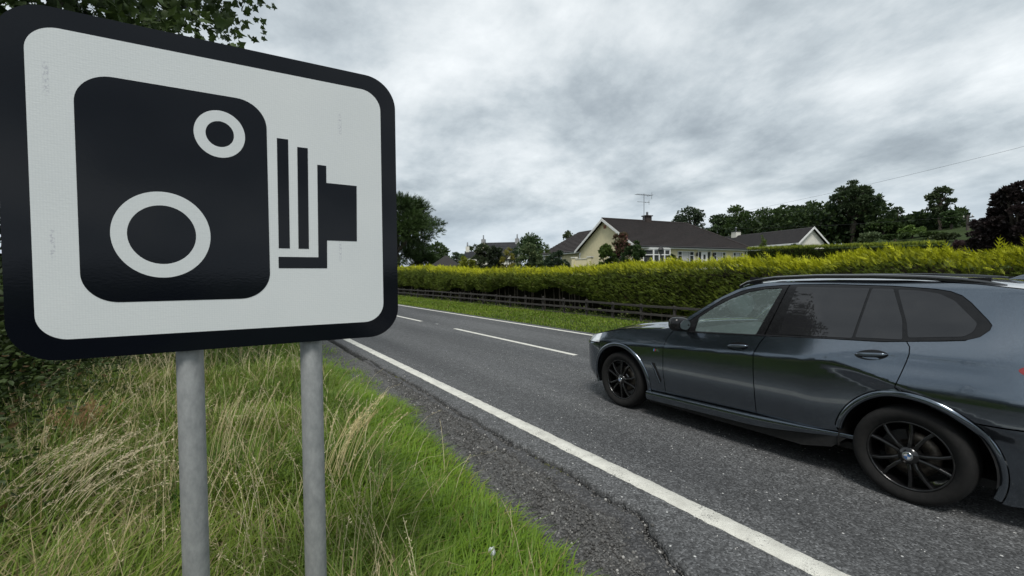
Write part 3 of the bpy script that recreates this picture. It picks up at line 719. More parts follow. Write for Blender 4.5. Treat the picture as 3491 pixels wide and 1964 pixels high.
hl = [(3.342, .898), (3.35, .822), (3.73, .80)] + [(float(s_), float(ZF(s_)) - .006) for s_ in np.linspace(3.73, 3.342, 12)]
hlo = both('headlight', P_('headlight', hl, LAMP, step=.02))
fb = arc(2.976, ROUT + .003, 44, -12, 12)[::1] + [(3.46, .235), (3.62, .225), (3.735, .26), (3.735, .795), (3.352, .815)]
both('front_bumper', P_('front_bumper', fb, CPAINT))
# rear quarter with the roof frame over the windows
ts = np.linspace(2.17, -.80, 60)
quarter_panel = [(2.160, 1.130)] + [(float(s_), float(ZT(s_))) for s_ in ts] + [(-.87, 1.48), (-.93, 1.30), (-.965, 1.10), (-.97, .765)] + arc(0, ROUT + .003, 134, 88, 14) + gapC[::-1] + trim_outer[5:]
both('body_side', P_('body_side', quarter_panel, CPAINT, gap=.003))
rb = [(-.97, .760)] + arc(0, ROUT + .003, 134.6, 203, 20) + [(-.52, .16), (-.75, .22), (-.93, .30)]
both('rear_bumper', P_('rear_bumper', rb, CPAINT))
tl = rounded([(-.535, 1.125), (-.60, 1.17), (-.97, 1.17), (-.97, 1.00), (-.66, 1.03)], .03)
both('tail_light', panel_mesh('tail_light', tl, REDL, off=.007, step=.025))
# window surround and glass
holeF = inset(resample(front_glass, .03), -.002)
k_ = [i for i, p in enumerate(trim_outer) if p == trim_outer[2]][0]
tf = [trim_outer[0], trim_outer[1], trim_outer[2], (1.0 + S5, 1.40), (.94 + S5, 1.663)] + trim_outer[19:]
both('window_surround', panel_mesh('window_surround', inset(tf, .001), GLOSSB, off=-.004, holes=[holeF]), parents=None)
tr_ = [(1.05 + S5, 1.169)] + trim_outer[3:19] + [(.932 + S5, 1.664), (.993 + S5, 1.40)]
both('window_surround', panel_mesh('window_surround', inset(tr_, .001), GLOSSB, off=-.004))
def sub(name, me, doors):
    for d in doors: link(name, me, d)
sub('window_glass', panel_mesh('window_glass', front_glass, CGLASS, off=-.010, rim=.003), doorF)
sub('window_glass', panel_mesh('window_glass', rear_glass, PRIV, off=-.001, rim=.004), doorR)
sub('quarter_light', panel_mesh('quarter_light', qlight, PRIV, off=-.001, rim=.004), doorR)
both('rear_side_window', panel_mesh('rear_side_window', quarter, PRIV, off=-.001, rim=.004))
# belt moulding
def side_tube(name, pts, r, m_, off=0.0, n=8, flat=1.0):
    pts = np.array(pts); P = []
    w_ = Wf(pts[:, 0], pts[:, 1]) + off
    mb = MB(); mb.tube([(p[0], ww, p[1]) for p, ww in zip(pts, w_)], r, n, 0, True, True, flat); return mb
mbm = side_tube('belt', [trim_outer[0], trim_outer[1], trim_outer[2], trim_outer[3], trim_outer[4], trim_outer[5], trim_outer[6]], .008, GLOSSB, -.001)
o = mbm.build('belt_moulding', GLOSSB, car); o2 = link('belt_moulding', o.data, car); o2.scale = (1, -1, 1)
# door handles: an oval dish with a bar across it
for cx, cz, hw, hh, doors in ((1.340, 1.034, .112, .042, doorF), (.243, 1.110, .112, .042, doorR)):
    el = [(cx + hw * math.cos(a) * (1 - .12 * abs(math.sin(a))), cz - .05 * math.cos(a) * .25 + hh * math.sin(a)) for a in np.linspace(0, 2 * math.pi, 33)[:-1]]
    dm = panel_mesh('handle_recess', el, GLOSSB, off=.0015, step=.02, rim=.004)
    V = []; F = []; n1, n2 = 14, 10
    for i in range(n1 + 1):
        t = i / n1; a = cx + (2 * t - 1) * hw * .97; b = cz + .006 - (2 * t - 1) * .0125; prof = max(0.0, 1 - (2 * t - 1) ** 4)
        ww = float(Wf(a, b))
        for j in range(n2):
            an = 2 * math.pi * j / n2; V.append((a, ww + .004 + .026 * prof ** .5 + .013 * prof ** .5 * math.cos(an), b + .017 * prof ** .5 * math.sin(an)))
    for i in range(n1):
        for j in range(n2): F.append((i * n2 + j, i * n2 + (j + 1) % n2, (i + 1) * n2 + (j + 1) % n2, (i + 1) * n2 + j))
    bar = np_mesh('handle', V, [list(f) for f in F], CPAINT, smooth=True)
    lip = [(cx + hw * .52 * math.cos(a), cz - .024 + .010 * math.sin(a)) for a in np.linspace(0, 2 * math.pi, 21)[:-1]]
    lm = panel_mesh('handle_lip', lip, CPAINT, off=.010, step=.02, rim=.008)
    for d in doors: link('handle_recess', dm, d); link('handle', bar, d); link('handle_lip', lm, d)
# air vent and small badge behind the front wheel
both('side_vent', panel_mesh('side_vent', rounded(sh([(2.394, .690), (2.335, .690), (2.245, .497), (2.275, .440)]), .012), GLOSSB, off=.003, step=.02, rim=.006))
both('vent_blade', side_tube('b', sh([(2.385, .684), (2.33, .60), (2.268, .455)]), .006, CPAINT, .005).build('vent_blade', CPAINT, car).data)
for o in [x for x in car.children if x.name.startswith('vent_blade')][:1]: bpy.data.objects.remove(o)
bz = empty('trim_badge', (0, 0, 0)); bz.parent = car
bw = float(Wf(2.368, .853))
for i, mm_ in enumerate((SKYB, NAVY, REDP)):
    mb = MB(); x = 2.394 - i * .009; mb.prism([(x, .838), (x - .008, .838), (x - .014, .866), (x - .006, .866)], bw - .004, bw + .004, 0, SF); mb.build('stripe', mm_, bz)
mb = MB(); x = 2.366
mb.prism([(x, .838), (x - .007, .838), (x - .011, .855), (x - .020, .838), (x - .026, .838), (x - .027, .855), (x - .037, .838), (x - .045, .838), (x - .036, .866), (x - .024, .866), (x - .020, .850), (x - .011, .866)][::-1], bw - .004, bw + .004, 0, SF); mb.build('letter', CHROME, bz)
# sill
s_ = np.linspace(2.50, .37, 32); top = np.interp(s_, [.42, 1.2, 2.5], [.398, .372, .325]); V = []; F = []
prof = [(.0, .004, -.010), (.0, .004, 0.004), (.018, .0, 0.040), (.030, -.025, 0.050), (.034, -.06, .050), (.028, -.105, .034), (.0, -.125, -.04), (-.06, -.13, -.20)]
for a, tz in zip(s_, top):
    ww = float(Wf(a, .42)); tp_ = float(.30 + .70 * sstep(.36, 1.25, a))
    for _, dz_, dw_ in prof: V.append((a, ww + dw_ * (tp_ if dw_ > 0 else 1) - .004, tz + dz_ * tp_))
k = len(prof)
F = [(i * k + j, i * k + j + 1, (i + 1) * k + j + 1, (i + 1) * k + j) for i in range(len(s_) - 1) for j in range(k - 1)]
mb = MB(); mb.add(V, F, 0, True); o = mb.build('sill', CPAINT, car); md = o.data
es = md; o.modifiers.new('es', 'EDGE_SPLIT').split_angle = R(25); o2 = link('sill', md, car); o2.scale = (1, -1, 1); o2.modifiers.new('es', 'EDGE_SPLIT').split_angle = R(25)
mb = MB(); mb.prism([(2.50, .30), (2.50, .18), (.75, .20), (.52, .26), (.42, .36), (1.2, .34)], .895, .93, 0, SF); o = mb.build('side_skirt', MATTB, car); o2 = link('side_skirt', o.data, car); o2.scale = (1, -1, 1)  # black plastic below the sill, added also to darken the space under it
# wheel arch mouldings
def arch(cx, a0, a1, name='wheel_arch'):
    prof = [(ROUT, 0.001), (ROUT - .006, .010), (ROUT - .022, .016), (RIN + .008, .012), (RIN, .002), (RIN + .004, -.05), (RIN + .05, -.20)]
    V = []; n = 40
    for i in range(n + 1):
        a = R(lerp(a0, a1, i / n))
        for r, o_ in prof:
            ss, z_ = cx + r * math.cos(a), .36 + r * math.sin(a)
            so_, zo_ = cx + ROUT * math.cos(a), .36 + ROUT * math.sin(a)
            V.append((ss, float(Wf(so_, max(zo_, .3))) + o_ + (.35 if False else 0), z_))
    k = len(prof); F = [(i * k + j, i * k + j + 1, (i + 1) * k + j + 1, (i + 1) * k + j) for i in range(n) for j in range(k - 1)]
    mb = MB(); mb.add(V, F, 0, True); o = mb.build(name, CPAINT, car); o2 = link(name, o.data, car); o2.scale = (1, -1, 1)
arch(0, 10, 200); arch(2.976, -14, 184)
for cx in (0, 2.976):                                                     # dark liners
    mb = MB(); n = 24; V = []
    for i in range(n + 1):
        a = R(lerp(-8, 188, i / n))
        for y in (.955, .20): V.append((cx + (RIN + .012) * math.cos(a), y, .36 + (RIN + .012) * math.sin(a)))
    for y in (.45,): pass
    F = [(2 * i, 2 * i + 1, 2 * i + 3, 2 * i + 2) for i in range(n)] + [tuple([2 * i + 1 for i in range(n + 1)])]
    mb.add(V, F, 0, False); o = mb.build('arch_liner', MATTB, car); o2 = link('arch_liner', o.data, car); o2.scale = (1, -1, 1)
# bonnet, windscreen, roof, nose and tailgate
def grid(name, fn, n1, n2, m_, parent=car, flip=False, thick=0):
    V = [fn(i / n1, 2 * j / n2 - 1) for i in range(n1 + 1) for j in range(n2 + 1)]; k = n2 + 1
    F = [[i * k + j, i * k + j + 1, (i + 1) * k + j + 1, (i + 1) * k + j] for i in range(n1) for j in range(n2)]
    if flip: F = [f[::-1] for f in F]
    return link(name, np_mesh(name, V, F, m_, smooth=True), parent)
def bonnet_fn(t, v):
    s0 = 2.19 + .30 * (1 - v * v); s = lerp(3.735, s0, t); we = float(Wf(s, ZF(s))) - .004; ridge = .012 * math.exp(-((abs(v) - .62) / .07) ** 2) * min(1, 2 * t)
    return (s, v * we, float(ZF(s)) + .002 + .062 * (1 - abs(v) ** 2.4) * (.55 + .45 * t) + ridge)
grid('bonnet', bonnet_fn, 40, 40, CPAINT)
def screen_fn(t, v):
    s = lerp(2.172, 1.32, t); z = float(ZT(s)); w_ = float(Wf(s, z)) - .01
    return (s + .30 * (1 - v * v) * (1 - .72 * t), v * w_, z + .004 + .022 * (1 - v * v))
grid('windscreen', screen_fn, 24, 24, CGLASS)
def roof_fn(t, v):
    s = lerp(1.315, -.86, t); z = float(ZT(s)); w_ = float(Wf(s, z)) - .003
    return (s + .085 * (1 - v * v) * (1 - t), v * w_, z + .003 + .034 * (1 - abs(v) ** 2.6))
grid('roof', roof_fn, 40, 24, CPAINT)
def nose_fn(t, v):
    z = lerp(.25, .865, t); we = float(Wf(3.733, max(z, .3))) - .002
    return (3.735 + .135 * (1 - v * v) - .03 * t * t - .05 * max(0, .3 - t), v * we, z + .012 * (1 - v * v) * t)
grid('front_bumper', nose_fn, 20, 24, CPAINT)
for sd_ in SIDES:
    kg = MB()
    pts = rrect(.035, .52, .36, .80, .07)
    kg.prism([(a * sd_, b) for a, b in pts], 3.80, 3.885, 0, lambda u, v, h: (h - .10 * u * u, u, v)); kg.build('grille', MATTB, car)
    fr = MB(); fr.tube([(3.888 - .10 * a * a, a * sd_, b) for a, b in pts] + [(3.888 - .10 * pts[0][0] ** 2, pts[0][0] * sd_, pts[0][1])], .012, 8); fr.build('grille_frame', CHROME, car)
    for i in range(6):
        a = .075 + i * .05; sl = MB(); sl.box(3.882 - .10 * a * a, min(a * sd_ - .008, a * sd_ + .008), .56, 3.892 - .10 * a * a, max(a * sd_ - .008, a * sd_ + .008), .77); sl.build('grille_slat', GLOSSB, car)
def tail_fn(t, v):
    z = lerp(.80, 1.60, t); s = float(np.interp(z, [.80, 1.10, 1.30, 1.48, 1.60], [-.97, -.965, -.93, -.87, -.80])); w_ = float(Wf(s, z)) - .003
    return (s - .10 * (1 - v * v) - .0, v * w_, z)
tg = grid('tailgate', tail_fn, 20, 20, CPAINT, flip=True)
def rwin_fn(t, v):
    p = tail_fn(lerp(.52, .93, t), v * .88); return (p[0] - .006, p[1], p[2])
grid('rear_window', rwin_fn, 10, 14, PRIV, tg, True)
def rbump_fn(t, v):
    z = lerp(.30, .80, t); s = float(np.interp(z, [.30, .36, .5, .8], [-.90, -.93, -.96, -.97])); w_ = float(Wf(s, max(z, .35))) - .003
    return (s - .125 * (1 - v * v) - .03 * math.sin(t * 3.14), v * w_, z)
grid('rear_bumper', rbump_fn, 10, 20, CPAINT, flip=True)
pl_ = MB(); pl_.box(-1.088, -.26, .86, -1.078, .26, .97); pl_.build('number_plate', mat('plate_yellow', (0.6, 0.48, 0.03), (0.55, 0.44, 0.03), 9, 0.4), car)
sp_ = MB(); V = []
for v in np.linspace(-1, 1, 17):
    w_ = v * .575
    V += [(-.80, w_, 1.612 + .03 * (1 - v * v)), (-1.00 + .10 * v * v, w_, 1.570 + .035 * (1 - v * v)), (-.99 + .10 * v * v, w_, 1.552 + .035 * (1 - v * v)), (-.82, w_, 1.58)]
sp_.add(V, [(i * 4 + j, i * 4 + (j + 1) % 4, i * 4 + 4 + (j + 1) % 4, i * 4 + 4 + j) for i in range(16) for j in range(4)], 0, False); sp_.build('roof_spoiler', CPAINT, car)
fl = MB(); fl.box(-.80, -.80, .24, 3.20, .80, .30); fl.build('underbody', MATTB, car)
# roof rails
rr = [(1.53, 1.652), (1.46, 1.690), (1.36, 1.716), (1.16, 1.744), (.77, 1.762), (.35, 1.763), (.0, 1.751), (-.20, 1.734), (-.34, 1.712), (-.44, 1.684)]
V = []; pr = [(-.020, -.026), (-.020, .010), (-.008, .014), (.008, .010), (.019, .000), (.019, -.026)]
for a, b in rr:
    for dw_, dz_ in pr: V.append((a, .640 + dw_ - .012 * a, b - .010 + dz_))
k = len(pr); F = [(i * k + j, i * k + (j + 1) % k, (i + 1) * k + (j + 1) % k, (i + 1) * k + j) for i in range(len(rr) - 1) for j in range(k)] + [tuple(range(k)), tuple(range(len(V) - k, len(V)))]
mb = MB(); mb.add(V, F, 0, False); o = mb.build('roof_rail', RAILB, car, bevel=.003); o2 = link('roof_rail', o.data, car); o2.scale = (1, -1, 1)
for a in (1.36, -.30):
    mb = MB(); mb.box(a - .06, .615 - .012 * a, 1.66, a + .06, .645 - .012 * a, 1.735); o = mb.build('rail_foot', GLOSSB, car); o2 = link('rail_foot', o.data, car); o2.scale = (1, -1, 1)
# fin aerial
V = []; prof = [(-.36, .0, .0), (-.42, .030, .5), (-.50, .058, 1.), (-.555, .062, 1.), (-.575, .035, .9), (-.58, .0, .8)]
for a, hgt, ww in prof:
    for q in (-1, -.5, 0, .5, 1): V.append((a + .02, q * .035 * ww, 1.725 + (hgt * (1 - q * q)) - .008))
F = [(i * 5 + j, i * 5 + j + 1, i * 5 + 6 + j, i * 5 + 5 + j) for i in range(len(prof) - 1) for j in range(4)]
mb = MB(); mb.add(V, F, 0, True); mb.build('fin_aerial', CPAINT, car)
# mirrors
for sd_ in SIDES:
    V = []; n1, n2 = 10, 18
    for i in range(n1 + 1):
        u = -1 + 2 * i / n1; r = (1 - abs(u) ** 3.2) ** (1 / 2.4) if abs(u) < 1 else 0
        for j in range(n2):
            a = 2 * math.pi * j / n2; ca, sa = math.cos(a), math.sin(a)
            V.append((1.985 + .075 * r * np.sign(ca) * abs(ca) ** .8 + .02 * u, sd_ * (1.055 + .125 * u), 1.205 + .012 * u + .083 * r * np.sign(sa) * abs(sa) ** .75))
    F = [(i * n2 + j, i * n2 + (j + 1) % n2, (i + 1) * n2 + (j + 1) % n2, (i + 1) * n2 + j) for i in range(n1) for j in range(n2)]
    mb = MB(); mb.add(V, F, 0, True); mo = mb.build('door_mirror', GLOSSB, car)
    mb = MB(); mb.tube([(2.0, sd_ * .90, 1.125), (1.99, sd_ * .97, 1.14)], [.03, .028], 10, 0, True, True, .6); mb.build('mirror_arm', GLOSSB, mo)
    mb = MB(); mb.prism([(sd_ * (1.055 + .088 * math.cos(a)), 1.205 + .055 * math.sin(a)) for a in np.linspace(0, 2 * math.pi, 25)[:-1]], 1.905, 1.909, 0, lambda u, v, h: (h, u, v)); mb.build('mirror_glass', MIRG, mo)
# cabin
mb = MB(); mb.prism([(2.35, .75), (2.32, 1.06), (2.12, 1.115), (1.80, 1.09), (1.66, 1.02), (1.70, .75)], -.84, .84, 0, SF); mb.build('dashboard', DASHM, car, bevel=.03)
for y in (-.38, .38):
    s_e = empty('front_seat', (0, 0, 0)); s_e.parent = car
    mb = MB(); mb.prism([(1.30, .50), (1.30, .66), (.85, .62), (.85, .50)], y - .25, y + .25, 0, SF); mb.build('cushion', SEATM, s_e, bevel=.05)
    mb = MB(); mb.prism([(.92, .60), (.76, .60), (.56, 1.20), (.66, 1.22), (.78, 1.0)], y - .25, y + .25, 0, SF); mb.build('backrest', SEATM, s_e, bevel=.05)
    mb = MB(); mb.prism([(.67, 1.24), (.57, 1.24), (.53, 1.42), (.61, 1.43)], y - .13, y + .13, 0, SF); mb.build('headrest', SEATM, s_e, bevel=.03)
mb = MB(); mb.prism([(-.05, .5), (-.05, 1.2), (-.15, 1.25), (-.25, .5)], -.7, .7, 0, SF); mb.build('rear_seat', DASHM, car, bevel=.04)
mb = MB(); n = 24; mb.tube([(1.63 + .05 * math.sin(a), -.38 + .185 * math.cos(a), 1.03 + .18 * math.sin(a)) for a in np.linspace(0, 2 * math.pi, n + 1)], .017, 8, 0, False); mb.tube([(1.64, -.56, 1.03), (1.66, -.38, 1.02), (1.64, -.2, 1.03)], .022, 8); mb.build('steering_wheel', DASHM, car)
mb = MB(); mb.box(.56, -.85, .301, 2.36, .85, .42); mb.build('cabin_floor', MATTB, car)
# wheels
def wheel(cx, side):
    wr = empty('wheel', (cx, side * .98, .365)); wr.parent = car
    if side < 0: wr.rotation_euler = (0, 0, math.pi)
    if 'tyre' not in WM:
        mb = MB(); mb.lathe([(.262, -.24), (.30, -.255), (.345, -.25), (.362, -.225), (.368, -.19), (.369, -.13), (.368, -.07), (.362, -.035), (.350, -.014), (.335, -.004), (.315, -.001), (.298, -.005), (.285, -.012), (.272, -.020), (.262, -.028), (.262, -.24)], 'y', 72); WM['tyre'] = mb.build('tyre', RUBBER, wr)
        mb = MB(); mb.lathe([(.265, -.030), (.262, -.024), (.255, -.022), (.248, -.03), (.240, -.06), (.232, -.12), (.238, -.235)], 'y', 64); WM['rim'] = mb.build('rim', ALLOY, wr)
        V = []; mb = MB()
        for i in range(5):
            for dl in (-1, 1):
                a = R(90 + 18 + 72 * i); ca, sa = math.cos(a), math.sin(a)
                def pt(r, tn, y): return (r * ca - tn * sa, y, r * sa + tn * ca)
                secs = [(.045, dl * .016, .016, -.030, -.070), (.10, dl * .022, .015, -.020, -.065), (.18, dl * .042, .014, -.022, -.06), (.247, dl * .072, .017, -.032, -.075)]
                V = []
                for r, tn, hw, y1, y0 in secs: V += [pt(r, tn - hw, y0), pt(r, tn - hw * .8, y1), pt(r, tn + dl * 0.0, y1 + .004), pt(r, tn + hw * .8, y1), pt(r, tn + hw, y0)]
                F = [(q * 5 + j, q * 5 + (j + 1) % 5, q * 5 + 5 + (j + 1) % 5, q * 5 + 5 + j) for q in range(3) for j in range(5)]
                mb = MB(); mb.add(V, F); WM.setdefault('spokes', []).append(mb.build('spoke', ALLOY, wr, bevel=.003))
        mb = MB(); mb.lathe([(0, -.008), (.030, -.008), (.036, -.014), (.062, -.022), (.072, -.05), (.072, -.09)], 'y', 36); WM['hub'] = mb.build('hub', ALLOY, wr)
        mb = MB(); mb.lathe([(.0, -.0055), (.029, -.0055), (.0335, -.007), (.034, -.012)], 'y', 32); cap = mb.build('hub_cap', CHROME, wr); WM['cap'] = cap
        for qd in range(4):
            mb = MB(); mb.prism([(0, 0)] + [(.021 * math.cos(R(90 * qd + x)), .021 * math.sin(R(90 * qd + x))) for x in range(0, 91, 10)], -.0054, -.0046, 0, SF); mb.build('roundel_quarter', BLUE if qd % 2 else WHT, cap)
        mb = MB(); mb.lathe([(.07, -.135), (.07, -.115), (.172, -.115), (.172, -.135)], 'y', 48); WM['disc'] = mb.build('brake_disc', DISC, wr)
        mb = MB(); mb.prism([(.19 * math.cos(R(x)), .19 * math.sin(R(x))) for x in range(20, 81, 10)] + [(.115 * math.cos(R(x)), .115 * math.sin(R(x))) for x in range(80, 19, -10)], -.155, -.085, 0, SF); WM['cal'] = mb.build('brake_caliper', MATTB, wr)
        return wr
    for key in ('tyre', 'rim', 'hub', 'cap', 'disc', 'cal'):
        s0 = WM[key]; c = s0.copy(); COL.objects.link(c); c.parent = wr
        for g_ in s0.children: d = g_.copy(); COL.objects.link(d); d.parent = c
    for s0 in WM['spokes']: c = s0.copy(); COL.objects.link(c); c.parent = wr
    return wr
WM = {}
for cx in (0, 2.976):
    for sd_ in SIDES: wheel(cx, sd_)
for wh in [o for o in car.children if o.name.startswith('wheel.') or o.name == 'wheel']:
    pass
# ------------------------------------------------------------------ foliage helpers
def frames(D, roll=None):
    """rotation matrices whose x axis is D (unit rows), with a random roll"""
    n = len(D); a = rng.normal(size=(n, 3)) if roll is None else roll
    Y_ = a - D * np.sum(a * D, 1)[:, None]; Y_ /= np.linalg.norm(Y_, axis=1)[:, None] + 1e-9
    return np.stack([D, Y_, np.cross(D, Y_)], -1)
def unit(a): return a / (np.linalg.norm(a, axis=1)[:, None] + 1e-9)
# one flattened conifer spray: a midrib with side leaflets
def spray_template(k=5):
    T = []; F = []
    def sl(a, b, w_):
        i = len(T); d = np.array(b, float) - np.array(a, float); p = np.array([-d[1], d[0], 0]); p = p / (np.linalg.norm(p) + 1e-9) * w_
        T.extend([np.array(a) - p, np.array(a) + p, np.array(b)]); F.append((i, i + 1, i + 2))
    sl((0, 0, 0), (1, 0, 0.0), .036)
    for i in range(k):
        x = .12 + .7 * i / k; l = .42 * (1 - .55 * i / k)
        sl((x, 0, 0), (x + l * .8, l * .62, .07 * l), .042); sl((x, 0, 0), (x + l * .8, -l * .62, -.05 * l), .042)
    return np.array(T), np.array(F)
SPT, SPF = spray_template(3)
SPT2, SPF2 = spray_template(2)
# a leaf folded along its middle (4 points, 2 faces)
LFT = np.array([(0, 0, 0), (.45, .34, .10), (1, 0, -.05), (.45, -.34, .10)], float); LFF = np.array([(0, 1, 2), (0, 2, 3)])
# an oval pointed leaf
OVT = np.array([(0, 0, 0), (.22, .20, .05), (.55, .24, .06), (1, 0, -.08), (.55, -.24, .06), (.22, -.20, .05)], float); OVF = np.array([(0, 1, 2), (0, 2, 3), (0, 3, 4), (0, 4, 5)])
# a lobed sycamore leaf
_l = [(0, .02), (.10, .40), (.30, .30), (.42, .56), (.56, .26), (1.0, 0), (.56, -.26), (.42, -.56), (.30, -.30), (.10, -.40), (0, -.02)]
SYT = np.array([(.28, 0, .05)] + [(x, y, -.16 * abs(y) - .10 * x * x) for x, y in _l], float); SYF = np.array([(0, i, i + 1) for i in range(1, len(_l))])
def foliage_mesh(name, T, F, P, D, size, C, m_=None, roll=None, aniso=None):
    Rm = frames(D, roll); S = np.asarray(size, float)
    if aniso is not None: T = T * np.array(aniso)
    V, FF, CC = scatter(T, F, P, S, Rm, C)
    return np_mesh(name, V, FF, m_ or LEAF, CC)
def mix(c1, c2, t): return np.asarray(c1)[None] * (1 - t[:, None]) + np.asarray(c2)[None] * t[:, None]
def crown_points(n, centre, rad, clumps, cl_r, flat=0.75, hollow=0.35, top_bias=0.2, lean=(0, 0)):
    """leaf positions gathered in clumps inside an ellipsoid; returns positions and outward directions"""
    c = unit(rng.normal(size=(clumps, 3))); rr = (hollow + (1 - hollow) * rng.random(clumps) ** .5)
    c = c * rr[:, None]; c[:, 2] += top_bias * (rng.random(clumps) - .3)
    cc = c * np.array(rad); cr_ = cl_r * rng.uniform(.6, 1.25, clumps)
    k = rng.choice(clumps, n, p=(cr_ ** 2) / np.sum(cr_ ** 2))
    q = unit(rng.normal(size=(n, 3))); q[:, 2] = np.where(rng.random(n) < .65, np.abs(q[:, 2]), q[:, 2])
    r_ = rng.random(n) ** .45
    off = q * r_[:, None] * cr_[k][:, None]; off[:, 2] *= flat
    P = cc[k] + off
    P[:, 0] += lean[0] * P[:, 2]; P[:, 1] += lean[1] * P[:, 2]
    D = unit(q * .8 + unit(P / np.array(rad)) * .5 + rng.normal(size=(n, 3)) * .55)
    return P + np.array(centre), D, cc + np.array(centre), k
def tree(name, label, base, h, rad, cz, n, leaf, c_lo, c_hi, clumps=40, cl_r=None, trunk=.25, group=None, T=None, F=None, hollow=.35, bark=None, limbs=10, flat=.75, cat='tree', lean=(0, 0), top_bias=.2, m_=None):
    """trunk with limbs, and a crown of separate leaves; cz = height of the crown's middle"""
    root = empty(name, base); tag(root, label, cat, group)
    cl_r = cl_r or .42 * min(rad)
    P, D, cc, k = crown_points(n, (0, 0, cz), rad, clumps, cl_r, flat, hollow, top_bias, lean)
    P[:, 2] = np.maximum(P[:, 2], .15)
    tint = rng.random(clumps)[k] * .6 + rng.random(n) * .4
    C = mix(c_lo, c_hi, tint) * rng.uniform(.75, 1.25, n)[:, None]
    link('crown', foliage_mesh('crown', LFT if T is None else T, LFF if F is None else F, P, D, leaf * rng.uniform(.65, 1.3, n), C, m_), root)
    mb = MB(); top = cz + rad[2] * .45
    ln = lambda z: (lean[0] * (z - cz) * (z > cz), lean[1] * (z - cz) * (z > cz))
    pts = [(0, 0, -.3)] + [(random.uniform(-.03, .03) * h * .3 + ln(z)[0], random.uniform(-.03, .03) * h * .3 + ln(z)[1], z) for z in np.linspace(top * .25, top, 5)]
    mb.tube(pts, [trunk * 1.25] + [trunk * (1 - .16 * i) for i in range(5)], 8)
    for i in rng.choice(len(cc), min(limbs, len(cc)), replace=False):
        c = cc[i]; z0 = random.uniform(max(cz - rad[2] * .9, h * .12), top * .85)
        p0 = np.array([0, 0, z0]); md = (p0 + c) / 2 + np.array([0, 0, -.08 * rad[2]])
        mb.tube([p0, md, c], [trunk * .42, trunk * .28, trunk * .10], 6)
    mb.build('trunk', bark or BARK, root)
    return root
def shrub(name, label, base, rad, n, leaf, c_lo, c_hi, clumps=48, group=None, T=None, F=None, cat='shrub', hollow=.45, m_=None, aniso=None, tipc=None, dome=True):
    P, D, cc, k = crown_points(n, (0, 0, rad[2] * (.42 if dome else .5)), rad, clumps, .27 * min(rad), .9, hollow)
    P[:, 2] = np.abs(P[:, 2] - .05) + .05
    tint = rng.random(clumps)[k] * .55 + rng.random(n) * .45
    C = mix(c_lo, c_hi, tint) * rng.uniform(.75, 1.25, n)[:, None]
    if tipc is not None:
        tt = rng.random(n) < tipc[1]; C[tt] = np.array(tipc[0]) * rng.uniform(.7, 1.1, tt.sum())[:, None]
    D = unit(D + np.array([0, 0, .35]))
    root = empty(name, base); tag(root, label, cat, group)
    link('foliage', foliage_mesh('foliage', LFT if T is None else T, LFF if F is None else F, P, D, leaf * rng.uniform(.65, 1.3, n), C, m_, aniso=aniso), root)
    mb = MB()
    for c in cc[:7]: mb.tube([(c[0] * .1, c[1] * .1, -.1), (c[0] * .4, c[1] * .4, c[2] * .5), tuple(c)], [.05, .035, .015], 5)
    mb.build('stems', BARK, root)['kind'] = 'stuff'
    return root
# ------------------------------------------------------------------ the golden conifer hedge across the road
hedge = empty('conifer_hedge', (13.5, 20.0, 0.0))
tag(hedge, 'long clipped conifer hedge with golden top growth behind the fence', 'hedge')
HY0, HY1 = -6.0, 62.0
def hedge_top(y): return 1.98 + .12 * (noise2(y * .35, 0 * y, 41) - .5) + .30 * (noise2(y * .9, 0 * y, 42) - .45) * sstep(16, 6, y) + .40 * sstep(24, 34, y) + .08 * sstep(14, 9, y)
def hedge_bot(y): return np.clip(.55 + .55 * (noise2(y * .33, 0 * y, 43) - .35) + .30 * (noise2(y * 1.1, 0 * y, 44) - .5) + .40 * sstep(14.6, 16.5, y) * sstep(23, 20, y) + .12 * sstep(14, 18, y) - .34 * sstep(13.8, 12.6, y), .10, 1.2)
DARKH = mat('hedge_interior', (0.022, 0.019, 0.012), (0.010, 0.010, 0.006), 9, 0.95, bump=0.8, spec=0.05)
n = 56000
y = HY0 + (HY1 - HY0) * rng.random(n) ** 1.35
zb, zt = hedge_bot(y), hedge_top(y) - .14
tt = rng.random(n); z = zb + (zt - zb) * tt
bulge = .14 * (noise2(y * 1.6, z * 2.2, 45) - .5) + .10 * (noise2(y * 4.5, z * 5, 46) - .5)
x = 13.36 + .30 * np.clip((zb + .5 - z) / .5, 0, 1) ** 1.5 * .6 - bulge + rng.uniform(-.03, .10, n) + .16 * sstep(zt - .35, zt, z)
D = unit(np.stack([-.75 + .3 * rng.normal(size=n), .55 + .45 * rng.normal(size=n), .55 + .40 * rng.normal(size=n)], -1))
ge = sstep(-.22, .12, z - zt + .35 * (noise2(y * 2.2, z * 2, 47) - .5))
C = mix((.058, .088, .011), (.115, .150, .016), rng.random(n)) * (0.72 + .56 * noise2(y * 2.1, z * 2.4, 48))[:, None]
C = C * (1 - (ge * .35)[:, None]) + np.array([.20, .225, .012]) * (ge * .35)[:, None]
br = (rng.random(n) < .05) & (z < zb + .5); C[br] = np.array([.07, .05, .02])
L_ = (.11 + .09 * rng.random(n)) * (1 + .012 * np.maximum(y - 12, 0))
link('foliage', foliage_mesh('foliage', SPT, SPF, np.stack([x - 13.5, y - 20, z], -1), D, L_, C, NEEDLE), hedge)
n = 46000
y = HY0 + (HY1 - HY0) * rng.random(n) ** 1.35
u = rng.random(n) ** .8                      # 0 at the front shoulder, 1 at the back
x = 13.42 + 1.5 * u + .10 * rng.normal(size=n)
z = hedge_top(y) - .26 * (1 - sstep(0, .42, u)) - .10 * sstep(.7, 1.0, u) + .06 * rng.normal(size=n) + .14 * (noise2(y * 2.4, x * 2.4, 49) - .4)
